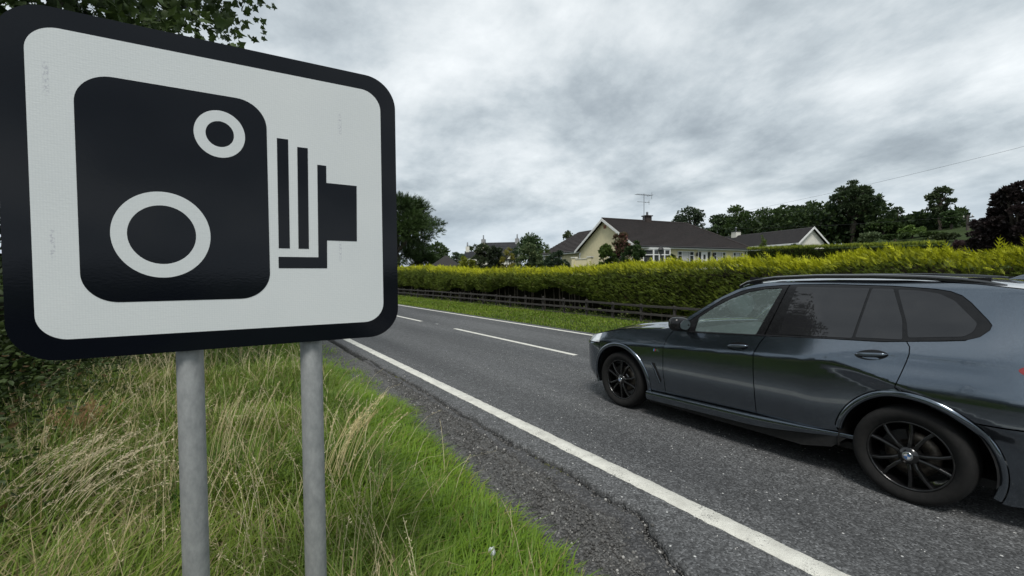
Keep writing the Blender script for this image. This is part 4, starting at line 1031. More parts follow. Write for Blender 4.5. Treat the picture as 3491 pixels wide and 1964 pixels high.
D = unit(np.stack([-.30 + .35 * rng.normal(size=n), .55 + .40 * rng.normal(size=n), .85 + .25 * rng.normal(size=n)], -1))
gold = np.clip(.50 + .9 * (noise2(y * 1.8, x * 3, 50) - .45) + .30 * rng.normal(size=n) + 2.0 * (z - hedge_top(y) + .09), 0, 1)
C = mix((.11, .14, .012), (.45, .465, .013), gold)
L_ = (.11 + .10 * rng.random(n) + .22 * (rng.random(n) < .025)) * (1 + .012 * np.maximum(y - 12, 0))
link('new_growth', foliage_mesh('new_growth', SPT, SPF, np.stack([x - 13.5, y - 20, z], -1), D, L_, C, NEEDLE), hedge)
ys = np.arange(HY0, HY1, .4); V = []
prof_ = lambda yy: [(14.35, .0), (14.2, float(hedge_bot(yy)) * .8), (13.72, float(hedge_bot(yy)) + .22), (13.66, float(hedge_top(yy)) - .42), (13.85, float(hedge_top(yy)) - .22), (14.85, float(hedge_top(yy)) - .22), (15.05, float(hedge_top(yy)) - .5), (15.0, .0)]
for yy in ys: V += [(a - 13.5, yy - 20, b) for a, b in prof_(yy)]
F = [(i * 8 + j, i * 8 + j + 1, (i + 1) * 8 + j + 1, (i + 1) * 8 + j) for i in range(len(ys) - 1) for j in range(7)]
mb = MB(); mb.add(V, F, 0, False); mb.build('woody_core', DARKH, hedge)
mb = MB()
for yy in np.arange(HY0, 48, .55):
    for q in range(2):
        xx = random.uniform(.25, .8); y_ = yy + random.uniform(-.2, .2) - 20; mb.tube([(xx, y_, -.05), (xx + random.uniform(-.08, .08), y_ + random.uniform(-.12, .12), 1.4)], [random.uniform(.02, .045), .02], 5, 0, False)
mb.build('stems', BARK, hedge)['kind'] = 'stuff'
# weeds and ivy at the hedge foot
n = 2600
y = 4 + 34 * rng.random(n) ** 1.3; cl = noise2(y * 1.1, 0 * y, 61) > .52; y = y[cl]; n = len(y)
P = np.stack([rng.uniform(13.15, 13.75, n), y, .02 + .34 * rng.random(n) ** 2], -1)
D = unit(np.stack([-.6 + .5 * rng.normal(size=n), .6 * rng.normal(size=n), .4 + .4 * rng.normal(size=n)], -1))
tag(link('weeds', foliage_mesh('weeds', LFT, LFF, P, D, rng.uniform(.06, .13, n), mix((.06, .10, .015), (.17, .20, .06), rng.random(n)))), 'low leafy weeds growing under the fence rails', 'weeds', kind='stuff')
# ------------------------------------------------------------------ mown far verge
def blades(n, P, h, w_, lean, C, curl=.35, segs=2, name='grass', m_=None, az=None):
    """tapered, bending blades; one mesh"""
    a = rng.uniform(0, 2 * np.pi, n) if az is None else az
    d = np.stack([np.cos(a), np.sin(a)], -1); pr = np.stack([-d[:, 1], d[:, 0]], -1)
    V = np.zeros((n, 2 * segs + 1, 3), np.float32); Cc = np.zeros((n, 2 * segs + 1, 3), np.float32)
    for s in range(segs + 1):
        t = s / segs; out = h * (lean * t + curl * lean * t * t); zz_ = h * t * np.sqrt(np.clip(1 - (lean * t) ** 2 * .6, .05, 1)) - h * curl * .35 * t ** 3 * lean
        ww = w_ * (1 - .75 * t ** 1.5)
        c = P + np.stack([d[:, 0] * out, d[:, 1] * out, zz_], -1)
        if s < segs:
            V[:, 2 * s, :] = c; V[:, 2 * s, :2] -= pr * ww[:, None]; V[:, 2 * s + 1, :] = c; V[:, 2 * s + 1, :2] += pr * ww[:, None]
        else: V[:, 2 * s, :] = c
    for s in range(2 * segs + 1): Cc[:, s] = C
    f = []
    for s in range(segs - 1): f += [(2 * s, 2 * s + 1, 2 * s + 3), (2 * s, 2 * s + 3, 2 * s + 2)]
    f.append((2 * segs - 2, 2 * segs - 1, 2 * segs)); f = np.array(f)
    F = (f[None] + (np.arange(n) * (2 * segs + 1))[:, None, None]).reshape(-1, 3)
    return np_mesh(name, V.reshape(-1, 3), F, m_ or GRASS, Cc.reshape(-1, 3))
n = 60000
y = 1 + 50 * rng.random(n) ** 1.5; x = rng.uniform(9.62, 13.35, n) + .10 * (noise2(y * 1.5, 0 * y, 71) - .5)
ed = sstep(9.9, 9.55, x)
C = mix((.085, .150, .012), (.20, .285, .020), np.clip(.65 * noise2(x * 1.3, y * .5, 72) + .5 * rng.random(n), 0, 1))
dry = rng.random(n) < .06; C[dry] = np.array([.26, .23, .09])
h = (.045 + .05 * rng.random(n)) * (1 + .5 * ed) * (1 + .015 * y)
tag(link('verge_grass', blades(n, np.stack([x, y, ground_z(x, y) - .01], -1), h, .006 + .0006 * y, rng.uniform(.1, .8, n), C, name='verge_grass')), 'short bright mown grass on the far roadside verge', 'grass', kind='stuff')
# ------------------------------------------------------------------ houses
CREAM = mat('cream_render', (0.74, 0.66, 0.42), (0.66, 0.59, 0.38), 2.5, 0.9, bump=0.4, bscale=60)
WHITEW = mat('white_paint', (0.78, 0.78, 0.76), (0.70, 0.70, 0.68), 3, 0.6)
OFFW = mat('white_render', (0.72, 0.70, 0.62), (0.64, 0.62, 0.55), 2.5, 0.9, bump=0.3, bscale=60)
TILE = mat('brown_roof_tile', (0.036, 0.027, 0.025), (0.021, 0.017, 0.0165), 3.2, 0.85, bump=0.4, bscale=16)
TILE2 = mat('grey_roof_tile', (0.036, 0.032, 0.032), (0.026, 0.024, 0.025), 2.0, 0.8)
SLATE = mat('dark_slate', (0.022, 0.023, 0.027), (0.015, 0.016, 0.019), 2.0, 0.7)
WGLASS = mat('window_pane', (0.03, 0.033, 0.035), (0.06, 0.065, 0.07), 3, 0.05, spec=0.8)
CURT = mat('net_curtain', (0.55, 0.55, 0.53), (0.40, 0.40, 0.39), 14, 0.9, stretch=(6, 6, .5))
BRICKD = mat('dark_brick', (0.055, 0.040, 0.035), (0.035, 0.028, 0.026), 9, 0.9)
BLACKP = mat('black_gutter', (0.015, 0.015, 0.016), (0.02, 0.02, 0.021), 9, 0.5)
TERRA = mat('terracotta', (0.30, 0.12, 0.07), (0.22, 0.09, 0.05), 9, 0.8)
IRON = mat('aerial_metal', (0.20, 0.21, 0.22), (0.14, 0.15, 0.16), 9, 0.5, 0.5)
def tiled(name, a, b, c, d, m_, rows, parent, up=.06):
    """roof slope: eave a-b, ridge c(above b)-d(above a); stepped tile courses"""
    a, b, c, d = map(Vector, (a, b, c, d)); nrm = (b - a).cross(d - a).normalized(); V = []; F = []
    if nrm.z < 0: nrm = -nrm
    for i in range(rows):
        t0, t1 = i / rows, (i + 1) / rows
        p0, p1, q1, q0 = a.lerp(d, t0) + nrm * up, b.lerp(c, t0) + nrm * up, b.lerp(c, t1), a.lerp(d, t1)
        k = len(V); V += [p0, p1, q1 + nrm * .004, q0 + nrm * .004, a.lerp(d, t0) - nrm * .01, b.lerp(c, t0) - nrm * .01]
        F += [(k, k + 1, k + 2, k + 3), (k, k + 4, k + 5, k + 1)]
    mb = MB(); mb.add(V, F); return mb.build(name, m_, parent)
def window(parent, x0, x1, z0, z1, y, panes, face=(1, 0), curtain=False, frame=WHITEW, sill=True, transom=None):
    """a window on the plane y (front looks to -y); face = (ux, uy) maps local x onto the wall direction"""
    ux, uy = face; fn = lambda u, d, z: (u * ux + d * uy * 1.0, u * uy - d * ux * 1.0, z)
    def bx(mb, u0, u1, d0, d1, za, zb_): 
        V = [fn(u, d, z) for u in (u0, u1) for d in (d0, d1) for z in (za, zb_)]
        mb.add(V, [(0, 1, 3, 2), (4, 6, 7, 5), (0, 4, 5, 1), (2, 3, 7, 6), (0, 2, 6, 4), (1, 5, 7, 3)])
    t = .07; mb = MB()
    bx(mb, x0, x1, y + .005, y + .06, z0, z0 + t); bx(mb, x0, x1, y + .005, y + .06, z1 - t, z1)
    us = [x0] + [lerp(x0, x1, p) for p in panes] + [x1]
    for i, u in enumerate(us):
        lo = u - (0 if i == 0 else t / 2 if i < len(us) - 1 else t); bx(mb, lo, lo + t, y + .004, y + .062, z0 + t, z1 - t)
    if transom:
        for i in transom: bx(mb, us[i] + t, us[i + 1] - t, y + .01, y + .055, lerp(z0, z1, .66), lerp(z0, z1, .66) + .06)
    w_ = mb.build('window', frame, parent)
    mb = MB(); bx(mb, x0 + t * .5, x1 - t * .5, y + .002, y + .02, z0 + t * .5, z1 - t * .5); mb.build('pane', WGLASS, w_)
    if curtain:
        mb = MB(); k = us[1] if len(us) > 2 else x0; bx(mb, k + .1, (us[2] if len(us) > 3 else x1) - .1, y + .021, y + .024, z0 + t * 1.4, z1 - t * 1.4); mb.build('curtain', CURT, w_)
    if sill: mb = MB(); bx(mb, x0 - .08, x1 + .08, y - .01, y + .12, z0 - .10, z0 - .004); mb.build('sill', frame, w_)
    return w_
# main bungalow. local x runs along the front (to the right), local y runs back, gable wall at x = 0
G1 = at(2168, 833, 42.0)
fa = R(98.4); HROT = math.atan2(math.cos(fa), math.sin(fa))
HB = G1.z - 2.55
bung = empty('cream_bungalow', (G1.x, G1.y, HB), HROT)
tag(bung, 'cream bungalow with brown tiled roof and white gable boards', 'bungalow')
Lh, Dh, EV = 15.2, 9.2, 2.50; RZ = 5.45
mb = MB(); mb.box(0, 0, -1.5, Lh, Dh, EV); mb.add([(0, 0, EV), (0, Dh, EV), (0, Dh / 2, RZ - .12), (.25, 0, EV), (.25, Dh, EV), (.25, Dh / 2, RZ - .12)], [(0, 1, 2), (3, 5, 4), (0, 2, 5, 3), (1, 4, 5, 2)])
mb.build('wall', CREAM, bung)
ov = .38; hipx = Lh - 3.9
rf = tiled('roof', (-ov, -ov, EV - .10), (Lh + ov, -ov, EV - .10), (hipx, Dh / 2, RZ), (-ov, Dh / 2, RZ), TILE, 23, bung)
tiled('roof', (Lh + ov, Dh + ov, EV - .10), (-ov, Dh + ov, EV - .10), (-ov, Dh / 2, RZ), (hipx, Dh / 2, RZ), TILE, 23, bung)
tiled('roof_hip', (Lh + ov, -ov, EV - .10), (Lh + ov, Dh + ov, EV - .10), (hipx, Dh / 2, RZ + .002), (hipx, Dh / 2, RZ + .001), TILE, 23, bung)
mb = MB(); mb.tube([(-ov, Dh / 2, RZ + .02), (hipx, Dh / 2, RZ + .02)], .10, 8); mb.tube([(hipx, Dh / 2, RZ + .02), (Lh + ov, -ov, EV - .06)], .085, 8); mb.build('ridge_tiles', TILE, bung)
for y0, y1 in ((-ov, Dh / 2), (Dh + ov, Dh / 2)):
    mb = MB(); mb.obox((-ov - .05, y0, EV - .36), (.045, 0, 0), (0, y1 - y0, RZ - EV + .10), (0, 0, .27)); mb.build('barge_board', WHITEW, bung)
mb = MB(); mb.box(-ov, -ov - .03, EV - .30, Lh + ov, -ov, EV - .10); mb.build('fascia', WHITEW, bung)
mb = MB(); mb.box(-ov, -ov, EV - .31, Lh + ov, 0, EV - .285); mb.build('soffit', WHITEW, bung)
mb = MB(); mb.tube([(-ov, -ov - .09, EV - .14), (Lh + ov, -ov - .09, EV - .14)], .06, 8); mb.build('gutter', BLACKP, bung)
mb = MB(); mb.tube([(Lh - .35, -.10, -.5), (Lh - .35, -.10, EV - .45), (Lh - .35, -ov - .05, EV - .18)], .04, 8); mb.build('downpipe', BLACKP, bung)
# quoins, each its own stone
for cx_, cy_, s1 in ((0, 0, 1), (0, Dh, 1), (Lh, 0, -1)):
    for i in range(8):
        lg = .36 if i % 2 else .24; z = .0 + i * .275
        mb = MB(); sy = 1 if cy_ == 0 else -1
        mb.box(min(cx_ - s1 * .03, cx_ + s1 * lg), min(cy_ - sy * .03, cy_ + sy * lg * .8), z + .008, max(cx_ - s1 * .03, cx_ + s1 * lg), max(cy_ - sy * .03, cy_ + sy * lg * .8), z + .267); mb.build('quoin', WHITEW, bung)
mb = MB(); mb.box(-.03, Dh / 2 - .22, 4.45, .0, Dh / 2 + .22, 4.80); vn = mb.build('gable_vent', TERRA, bung)
# chimney and aerial
cx_ = 5.55; chn = empty('chimney', (cx_, Dh / 2, 0)); chn.parent = bung
mb = MB(); mb.box(-.36, -.30, RZ - .6, .36, .30, RZ + .50); mb.build('stack', BRICKD, chn)
mb = MB(); mb.box(-.46, -.40, RZ + .50, .46, .40, RZ + .60); mb.build('coping', BRICKD, chn)
mb = MB(); mb.lathe([(.13, RZ + .60), (.11, RZ + .85), (.14, RZ + .90), (.08, RZ + 1.0), (0, RZ + 1.0)], 'z', 14); mb.build('chimney_pot', IRON, chn)
ae = empty('television_aerial', (cx_ - .62, Dh / 2 - .2, 0)); ae.parent = bung
mb = MB(); mb.tube([(0, 0, RZ - .2), (0, 0, RZ + 2.85)], .03, 6); mb.build('mast', IRON, ae)
mb = MB(); mb.tube([(-1.15, .1, RZ + 2.70), (1.05, -.1, RZ + 2.73)], .02, 6)
for q in np.linspace(-1.0, .6, 9): mb.tube([(q, -.28, RZ + 2.72), (q, .28, RZ + 2.72)], .012, 4)
mb.tube([(.95, -.1, RZ + 2.35), (1.0, -.1, RZ + 3.05)], .02, 5); mb.tube([(.8, -.5, RZ + 2.70), (.8, .4, RZ + 2.70)], .02, 5); mb.build('upper_array', IRON, ae)
mb = MB(); mb.tube([(-.9, 0, RZ + 1.95), (.75, 0, RZ + 1.97)], .02, 6); mb.tube([(.65, -.05, RZ + 1.7), (.65, -.05, RZ + 2.2)], .018, 5); mb.tube([(.4, -.3, RZ + 1.97), (.4, .3, RZ + 1.97)], .015, 4); mb.build('lower_array', IRON, ae)
# front windows and door
bay = MB(); by = [(.9, 0), (1.5, -.65), (3.5, -.65), (4.1, 0)]
bay.prism(by, -.6, .55); bay.build('bay_base', CREAM, bung)
bay = MB(); bay.prism([(.8, .0), (1.45, -.75), (3.55, -.75), (4.2, .0)], 2.12, 2.20); bay.build('bay_roof', WHITEW, bung)
mb = MB()
for (xa, ya), (xb, yb), k in ((by[0], by[1], 1), (by[1], by[2], 3), (by[2], by[3], 1)):
    d = Vector((xb - xa, yb - ya, 0)); ln_ = d.length; d.normalize(); nn_ = Vector((d.y, -d.x, 0))
    for i in range(k + 1):
        o = Vector((xa, ya, .56)) + d * (ln_ * i / k - .05); mb.obox(o, d * .10, nn_ * .07, Vector((0, 0, 1.55)))
    for zq in (.56, 1.55, 2.02): mb.obox(Vector((xa, ya, zq)) + d * .05, d * (ln_ - .1), nn_ * .055, Vector((0, 0, .09)))
bw_ = mb.build('bay_window', WHITEW, bung)
mb = MB(); mb.prism([(.95, .0), (1.52, -.62), (3.48, -.62), (4.05, .0)], .57, 2.11); mb.build('pane', WGLASS, bw_)
window(bung, 5.15, 7.35, .75, 2.02, 0, (.27, .73), curtain=True, transom=(0, 2))
window(bung, 10.1, 11.9, .75, 2.02, 0, (.25, .72), curtain=True, transom=(0, 2))
window(bung, 13.0, 14.6, .75, 2.02, 0, (.27, .70), curtain=True, transom=(0, 2))
dr = MB(); dr.box(8.35, -.035, 0, 9.25, -.004, 2.0); dr = dr.build('door', WHITEW, bung)
mb = MB(); mb.prism([(8.65, 1.25), (8.95, 1.25), (8.95, 1.72), (8.65, 1.72)], -.045, -.036, 0, SF); mb.build('door_light', WGLASS, dr)
mb = MB(); mb.box(9.10, -.08, .98, 9.16, -.036, 1.04); mb.build('handle', CHROME, dr)
for xa in (8.0, 9.3):
    mb = MB(); mb.box(xa, -.02, .1, xa + .33, -.003, 1.98); mb.build('side_light', WGLASS, bung)
mb = MB(); mb.box(7.88, -.07, 0, 7.97, -.002, 2.18); mb.box(9.66, -.07, 0, 9.75, -.002, 2.18); mb.box(7.974, -.07, 2.04, 9.656, -.002, 2.18); mb.build('door_surround', WHITEW, bung)
for xa in (7.65, 9.98):
    mb = MB(); mb.box(xa - .02, -.12, 1.72, xa + .02, 0, 1.76); mb.lathe([(.0, 1.95), (.09, 1.86), (.10, 1.62), (.05, 1.52), (0, 1.5)], 'z', 8, 0, False, (xa, -.16, 0)); mb.build('wall_lantern', BLACKP, bung)
# gable window (wall x = 0, front looks to -x): wall direction is local -y
window(bung, -3.9, -2.0, .75, 2.02, 0, (.30,), face=(0, -1), transom=(0,))
# rear wing: carries the gable wall back, lower hipped roof
WL = 8.6; y0 = Dh
mb = MB(); mb.box(.35, y0 - .004, -1.5, 8.0, y0 + WL, EV); mb.build('wing_wall', CREAM, bung)
wz = EV + 2.75; wx = 4.2
tiled('wing_roof', (-.05, y0 + WL + ov, EV - .10), (-.05, y0 - .2, EV - .10), (wx, y0 - .2, wz), (wx, y0 + WL - 2.4, wz), TILE, 15, bung)
tiled('wing_roof', (8.4, y0 - .2, EV - .10), (8.4, y0 + WL + ov, EV - .10), (wx, y0 + WL - 2.4, wz), (wx, y0 - .2, wz), TILE, 15, bung)
tiled('wing_hip', (8.4, y0 + WL + ov, EV - .10), (-.05, y0 + WL + ov, EV - .10), (wx, y0 + WL - 2.4, wz + .001), (wx + .01, y0 + WL - 2.4, wz + .002), TILE, 15, bung)
mb = MB(); mb.box(-.09, y0 - .02, EV - .30, -.05, y0 + WL + ov, EV - .08); mb.build('fascia', WHITEW, bung)
mb = MB(); mb.tube([(-.14, y0, EV - .12), (-.14, y0 + WL + ov, EV - .12)], .055, 8); mb.build('gutter', BLACKP, bung)
for i in range(8):
    lg = .34 if i % 2 else .22; z = i * .275
    mb = MB(); mb.box(.32, y0 + WL - lg, z + .008, .36, y0 + WL + .03, z + .267); mb.build('quoin', WHITEW, bung)
window(bung, -(y0 + 6.2), -(y0 + 4.2), .60, 2.02, -.35, (.30,), face=(0, -1), transom=(0,))
# low cream garden wall in front of the gable
p0, p1 = at(1958, 882, 38.5), at(2012, 884, 37.5)
gw = empty('garden_wall', (p0.x, p0.y, p0.z - 1.3), math.atan2(p1.y - p0.y, p1.x - p0.x)); tag(gw, 'low cream garden wall with capped piers below the gable', 'wall')
ln_ = (p1 - p0).length
mb = MB(); mb.box(.15, -.1, -.6, ln_ - .15, .1, 1.22); mb.build('panel', CREAM, gw); mb = MB(); mb.box(.17, -.14, 1.222, ln_ - .17, .14, 1.28); mb.build('coping', OFFW, gw)
for q in (0, ln_):
    mb = MB(); mb.box(q - .17, -.17, -.6, q + .17, .17, 1.34); pr_ = mb.build('pier', CREAM, gw); mb = MB(); mb.box(q - .22, -.22, 1.342, q + .22, .22, 1.44); mb.build('cap', OFFW, pr_)
# garden lantern on a post
gl_ = at(2253, 862, 38.0); ll = empty('garden_lantern', (gl_.x, gl_.y, gl_.z - 1.9)); tag(ll, 'black garden lantern on a post before the bungalow', 'lantern')
mb = MB(); mb.tube([(0, 0, -1), (0, 0, 1.75)], .04, 8); mb.build('post', BLACKP, ll)
mb = MB(); mb.lathe([(.05, 1.75), (.13, 1.80), (.20, 2.15), (.0, 2.15)], 'z', 6, 0, False); mb.build('glass_case', WGLASS, ll)
mb = MB(); mb.lathe([(.27, 2.15), (.12, 2.36), (.03, 2.42), (.03, 2.55), (0, 2.56)], 'z', 6, 0, False); mb.build('hood', BLACKP, ll)
# white-gabled bungalow farther back on the right
g0, g1, ga = at(2721, 826, 66.0), at(2810, 824, 69.5), at(2771, 773, 68.0)
dr_ = math.atan2(g1.y - g0.y, g1.x - g0.x) ; W2 = (g1.xy - g0.xy).length
b2 = empty('white_bungalow', (g0.x, g0.y, g0.z - 2.5), dr_); tag(b2, 'distant white-gabled bungalow with long grey-brown roof and cream chimney', 'bungalow')
# local x across the gable, local y along the roof away to the left
L2 = 27.0; e2 = 2.5; r2 = 2.5 + (ga.z - (g0.z + g1.z) / 2)
mb = MB(); mb.box(0, 0, -2, W2, L2, e2); mb.add([(0, 0, e2), (W2, 0, e2), (W2 / 2, 0, r2 - .1), (0, .2, e2), (W2, .2, e2), (W2 / 2, .2, r2 - .1)], [(0, 1, 2), (3, 5, 4), (0, 2, 5, 3), (1, 4, 5, 2)]); mb.build('wall', OFFW, b2)
tiled('roof', (-.35, L2 + .3, e2 - .12), (-.35, -.35, e2 - .12), (W2 / 2, -.35, r2), (W2 / 2, L2 + .3, r2), TILE2, 14, b2)
tiled('roof', (W2 + .35, -.35, e2 - .12), (W2 + .35, L2 + .3, e2 - .12), (W2 / 2, L2 + .3, r2), (W2 / 2, -.35, r2), TILE2, 14, b2)
for xa in (-.35, W2 + .35):
    mb = MB(); mb.obox((xa, -.42, e2 - .34), (W2 / 2 - xa, 0, r2 - e2 + .12), (0, .05, 0), (0, 0, .26)); mb.build('barge_board', WHITEW, b2)
mb = MB(); mb.box(-.40, -.35, e2 - .32, -.352, L2, e2 - .10); mb.build('fascia', WHITEW, b2)
for yc, wch, hch in ((12.2, .95, .55), (25.0, .7, .25)):
    c_ = empty('chimney', (W2 / 2, yc, 0)); c_.parent = b2
    mb = MB(); mb.box(-.45, -wch / 2, r2 - .5, .45, wch / 2, r2 + hch); mb.build('stack', OFFW, c_); mb = MB(); mb.box(-.5, -wch / 2 - .06, r2 + hch, .5, wch / 2 + .06, r2 + hch + .08); mb.build('coping', BLACKP, c_)
    mb = MB(); mb.lathe([(.13, r2 + hch + .08), (.11, r2 + hch + .5), (.18, r2 + hch + .55), (.1, r2 + hch + .75), (0, r2 + hch + .75)], 'z', 10); mb.build('chimney_pot', IRON, c_)
for yq in (3.5, 9.5, 15.0, 21.0): window(b2, -(yq + 1.7), -yq, .9, 2.05, 0, (.3, .7), face=(0, -1))
# dark-roofed house far to the left with two chimneys and a lower annexe
h0, h1, ht = at(1626, 858, 95), at(1762, 855, 93), at(1626, 824, 95)
hd = empty('dark_roofed_house', (h0.x, h0.y, h0.z - 3.2), math.atan2(h1.y - h0.y, h1.x - h0.x)); tag(hd, 'far dark slate-roofed house with a chimney at each end', 'house')
LL = (h1.xy - h0.xy).length; rz = 3.2 + (ht.z - h0.z); ev = 1.5
mb = MB(); mb.box(.25, 0, -2, LL - .25, 7, ev); mb.add([(.25, 0, ev), (.25, 7, ev), (.25, 3.5, rz - .1), (LL - .25, 0, ev), (LL - .25, 7, ev), (LL - .25, 3.5, rz - .1)], [(0, 1, 2), (3, 5, 4)]); mb.build('wall', OFFW, hd)
tiled('roof', (0, -.3, ev - .2), (LL, -.3, ev - .2), (LL, 3.5, rz), (0, 3.5, rz), SLATE, 12, hd); tiled('roof', (LL, 7.3, ev - .2), (0, 7.3, ev - .2), (0, 3.5, rz), (LL, 3.5, rz), SLATE, 12, hd)
for xa in (.55, LL - .55):
    c_ = empty('chimney', (xa, 3.5, 0)); c_.parent = hd
    mb = MB(); mb.box(-.4, -.5, rz - .5, .4, .5, rz + .75); mb.build('stack', mat('grey_render', (.33, .33, .33), (.27, .27, .27), 3, .9), c_); mb = MB(); mb.lathe([(.16, rz + .75), (.13, rz + 1.7), (0, rz + 1.7)], 'z', 10); mb.build('chimney_pot', IRON, c_)
for xa in (LL * .62, LL * .86):
    d_ = empty('dormer', (xa, -.3, 0)); d_.parent = hd
    mb = MB(); mb.add([(-1.1, .1, ev + .1), (1.1, .1, ev + .1), (0, .1, ev + 1.25), (-1.1, 2.2, ev + .1), (1.1, 2.2, ev + .1), (0, 2.2, ev + 1.25)], [(0, 1, 2), (0, 2, 5, 3), (1, 4, 5, 2)]); mb.build('dormer_roof', SLATE, d_)
    mb = MB(); mb.prism([(-.8, ev + .05), (.8, ev + .05), (0, ev + .9)], .02, .09, 0, SF); mb.build('dormer_face', OFFW, d_)
a0, a1 = at(1584, 879, 92), at(1627, 879, 92)
an = empty('annexe', (a0.x, a0.y, a0.z - 2.6), math.atan2(a1.y - a0.y, a1.x - a0.x)); tag(an, 'low dark-roofed annexe with one chimney left of the far house', 'house')
LA = (a1.xy - a0.xy).length - .1
mb = MB(); mb.box(.1, .2, -2, LA, 5.2, 2.65); mb.build('wall', OFFW, an)
tiled('roof', (0, 0, 2.6), (LA, 0, 2.6), (LA, 2.7, 4.1), (0, 2.7, 4.1), SLATE, 7, an); tiled('roof', (LA, 5.4, 2.6), (0, 5.4, 2.6), (0, 2.7, 4.1), (LA, 2.7, 4.1), SLATE, 7, an)
mb = MB(); mb.box(.2, 2.3, 3.7, 1.0, 3.1, 5.1); c_ = mb.build('chimney', OFFW, an); mb = MB(); mb.lathe([(.17, 5.1), (.13, 6.0), (0, 6.0)], 'z', 10, 0, True, (.6, 2.7, 0)); mb.build('chimney_pot', IRON, c_)
# conical thatched summer house just behind the hedge
c0 = at(1520, 871, 43); sh_ = empty('summer_house', (c0.x, c0.y, c0.z - 3.75)); tag(sh_, 'small round summer house with dark conical thatched roof', 'summer house')
THATCH = mat('thatch', (0.040, 0.036, 0.034), (0.020, 0.019, 0.019), 10, 0.95, bump=0.8, stretch=(4, 4, .4))
mb = MB(); mb.lathe([(2.9, 1.75), (2.75, 1.9), (1.5, 2.75), (.55, 3.4), (.12, 3.72), (0, 3.75)], 'z', 28); mb.build('roof', THATCH, sh_)
for i in range(8): mb = MB(); a = R(45 * i); mb.tube([(2.2 * math.cos(a), 2.2 * math.sin(a), -1.5), (2.2 * math.cos(a), 2.2 * math.sin(a), 2.2)], .08, 7); mb.build('post', WOOD, sh_)
# long dark shed on the hill at the right
s0, s1_ = at(3056, 772, 88), at(3222, 754, 84)
sd0 = empty('dark_shed', (s0.x, s0.y, s0.z - 4.2), math.atan2(s1_.y - s0.y, s1_.x - s0.x)); tag(sd0, 'long dark sheeted farm shed on the rise between trees', 'shed')
LS = (s1_.xy - s0.xy).length; rise = s1_.z - s0.z
CORR = mat('dark_sheeting', (0.028, 0.028, 0.030), (0.020, 0.020, 0.022), 4, 0.6, stretch=(6, 1, 1))
mb = MB(); mb.prism([(0, -3), (LS, -3), (LS, 4.05 + rise), (0, 4.05)], 0, 9, 0, SF); mb.build('wall', CORR, sd0)
mb = MB(); mb.obox((-.2, -.3, 4.06), (LS + .4, 0, rise * 1.02), (0, 9.6, 0), (0, 0, .14)); mb.build('roof', SLATE, sd0)
# ------------------------------------------------------------------ trees and shrubs beyond the hedge
def gz1(x, y): return float(ground_z(np.array([x]), np.array([y]))[0])
def spot(px, D, py=900):
    p = at(px, py, D); return p.x, p.y, gz1(p.x, p.y)
def bgtree(label, px, D, top, wpx, crown_bot, n, leaf, lo, hi, name='tree', clumps=40, depth=1.0, **kw):
    """a tree standing D metres off, its crown wpx photograph pixels wide between heights top and crown_bot"""
    x, y, z = spot(px, D); a, b = at(px - wpx / 2, 900, D), at(px + wpx / 2, 900, D); r = (b - a).length / 2
    if kw.get('T') is None: n, leaf = int(n * 1.6), leaf * .78
    zt = at(px, top, D).z - z; zb = max(at(px, crown_bot, D).z - z, .3)
    rz = (zt - zb) / 2
    cl = kw.pop('cl_k', .40) * min(r, rz)
    rad = (max(r - cl * .75, r * .4), max(r * depth - cl * .75, r * .4), max(rz - cl * .6, rz * .4))
    return tree(name, label, (x, y, z), zt, rad, zb + rz, n, leaf, lo, hi, clumps=clumps, cl_r=cl, **kw)
DG0, DG1 = (0.025, 0.046, 0.016), (0.070, 0.112, 0.031)
# conifer right of the sign
bgtree('tall dark drooping conifer on the left, beside the sign', 1352, 47, 655, 330, 935, 9000, .62, (0.022, 0.043, 0.012), (0.062, 0.102, 0.028), name='conifer_tree', clumps=70, T=SPT, F=SPF, trunk=.45, flat=.5, m_=NEEDLE, hollow=.3, cl_k=.30)
bgtree('slender dark conifer spire rising beside the tall conifer', 1425, 52, 738, 150, 935, 3000, .6, (0.022, 0.043, 0.012), (0.054, 0.093, 0.025), name='conifer_tree', clumps=36, T=SPT, F=SPF, trunk=.25, flat=.5, m_=NEEDLE, cl_k=.3)
bgtree('low dark bush right of the tall conifer', 1495, 60, 828, 90, 925, 1200, .42, DG0, DG1, clumps=18, trunk=.15)
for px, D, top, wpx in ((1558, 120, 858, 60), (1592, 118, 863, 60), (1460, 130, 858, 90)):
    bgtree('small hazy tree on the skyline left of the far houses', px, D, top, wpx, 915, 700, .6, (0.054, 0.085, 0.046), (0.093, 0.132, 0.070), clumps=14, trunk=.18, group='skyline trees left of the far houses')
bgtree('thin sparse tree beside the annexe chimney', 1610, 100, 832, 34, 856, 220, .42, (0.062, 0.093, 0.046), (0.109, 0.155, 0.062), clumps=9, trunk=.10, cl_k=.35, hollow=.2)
bgtree('round broad tree right of the dark-roofed far house', 1812, 72, 793, 106, 905, 2600, .46, (0.028, 0.053, 0.022), (0.070, 0.112, 0.043), clumps=36, trunk=.3)
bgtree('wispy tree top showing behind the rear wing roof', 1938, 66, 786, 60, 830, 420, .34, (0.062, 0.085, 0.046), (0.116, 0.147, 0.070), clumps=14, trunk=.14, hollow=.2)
bgtree('round tree rising behind the bungalow roof ridge', 2352, 72, 706, 128, 830, 2200, .42, (0.034, 0.056, 0.034), (0.085, 0.116, 0.062), clumps=40, trunk=.3, cl_k=.30)
WG = 'trees of the wood behind the bungalows'
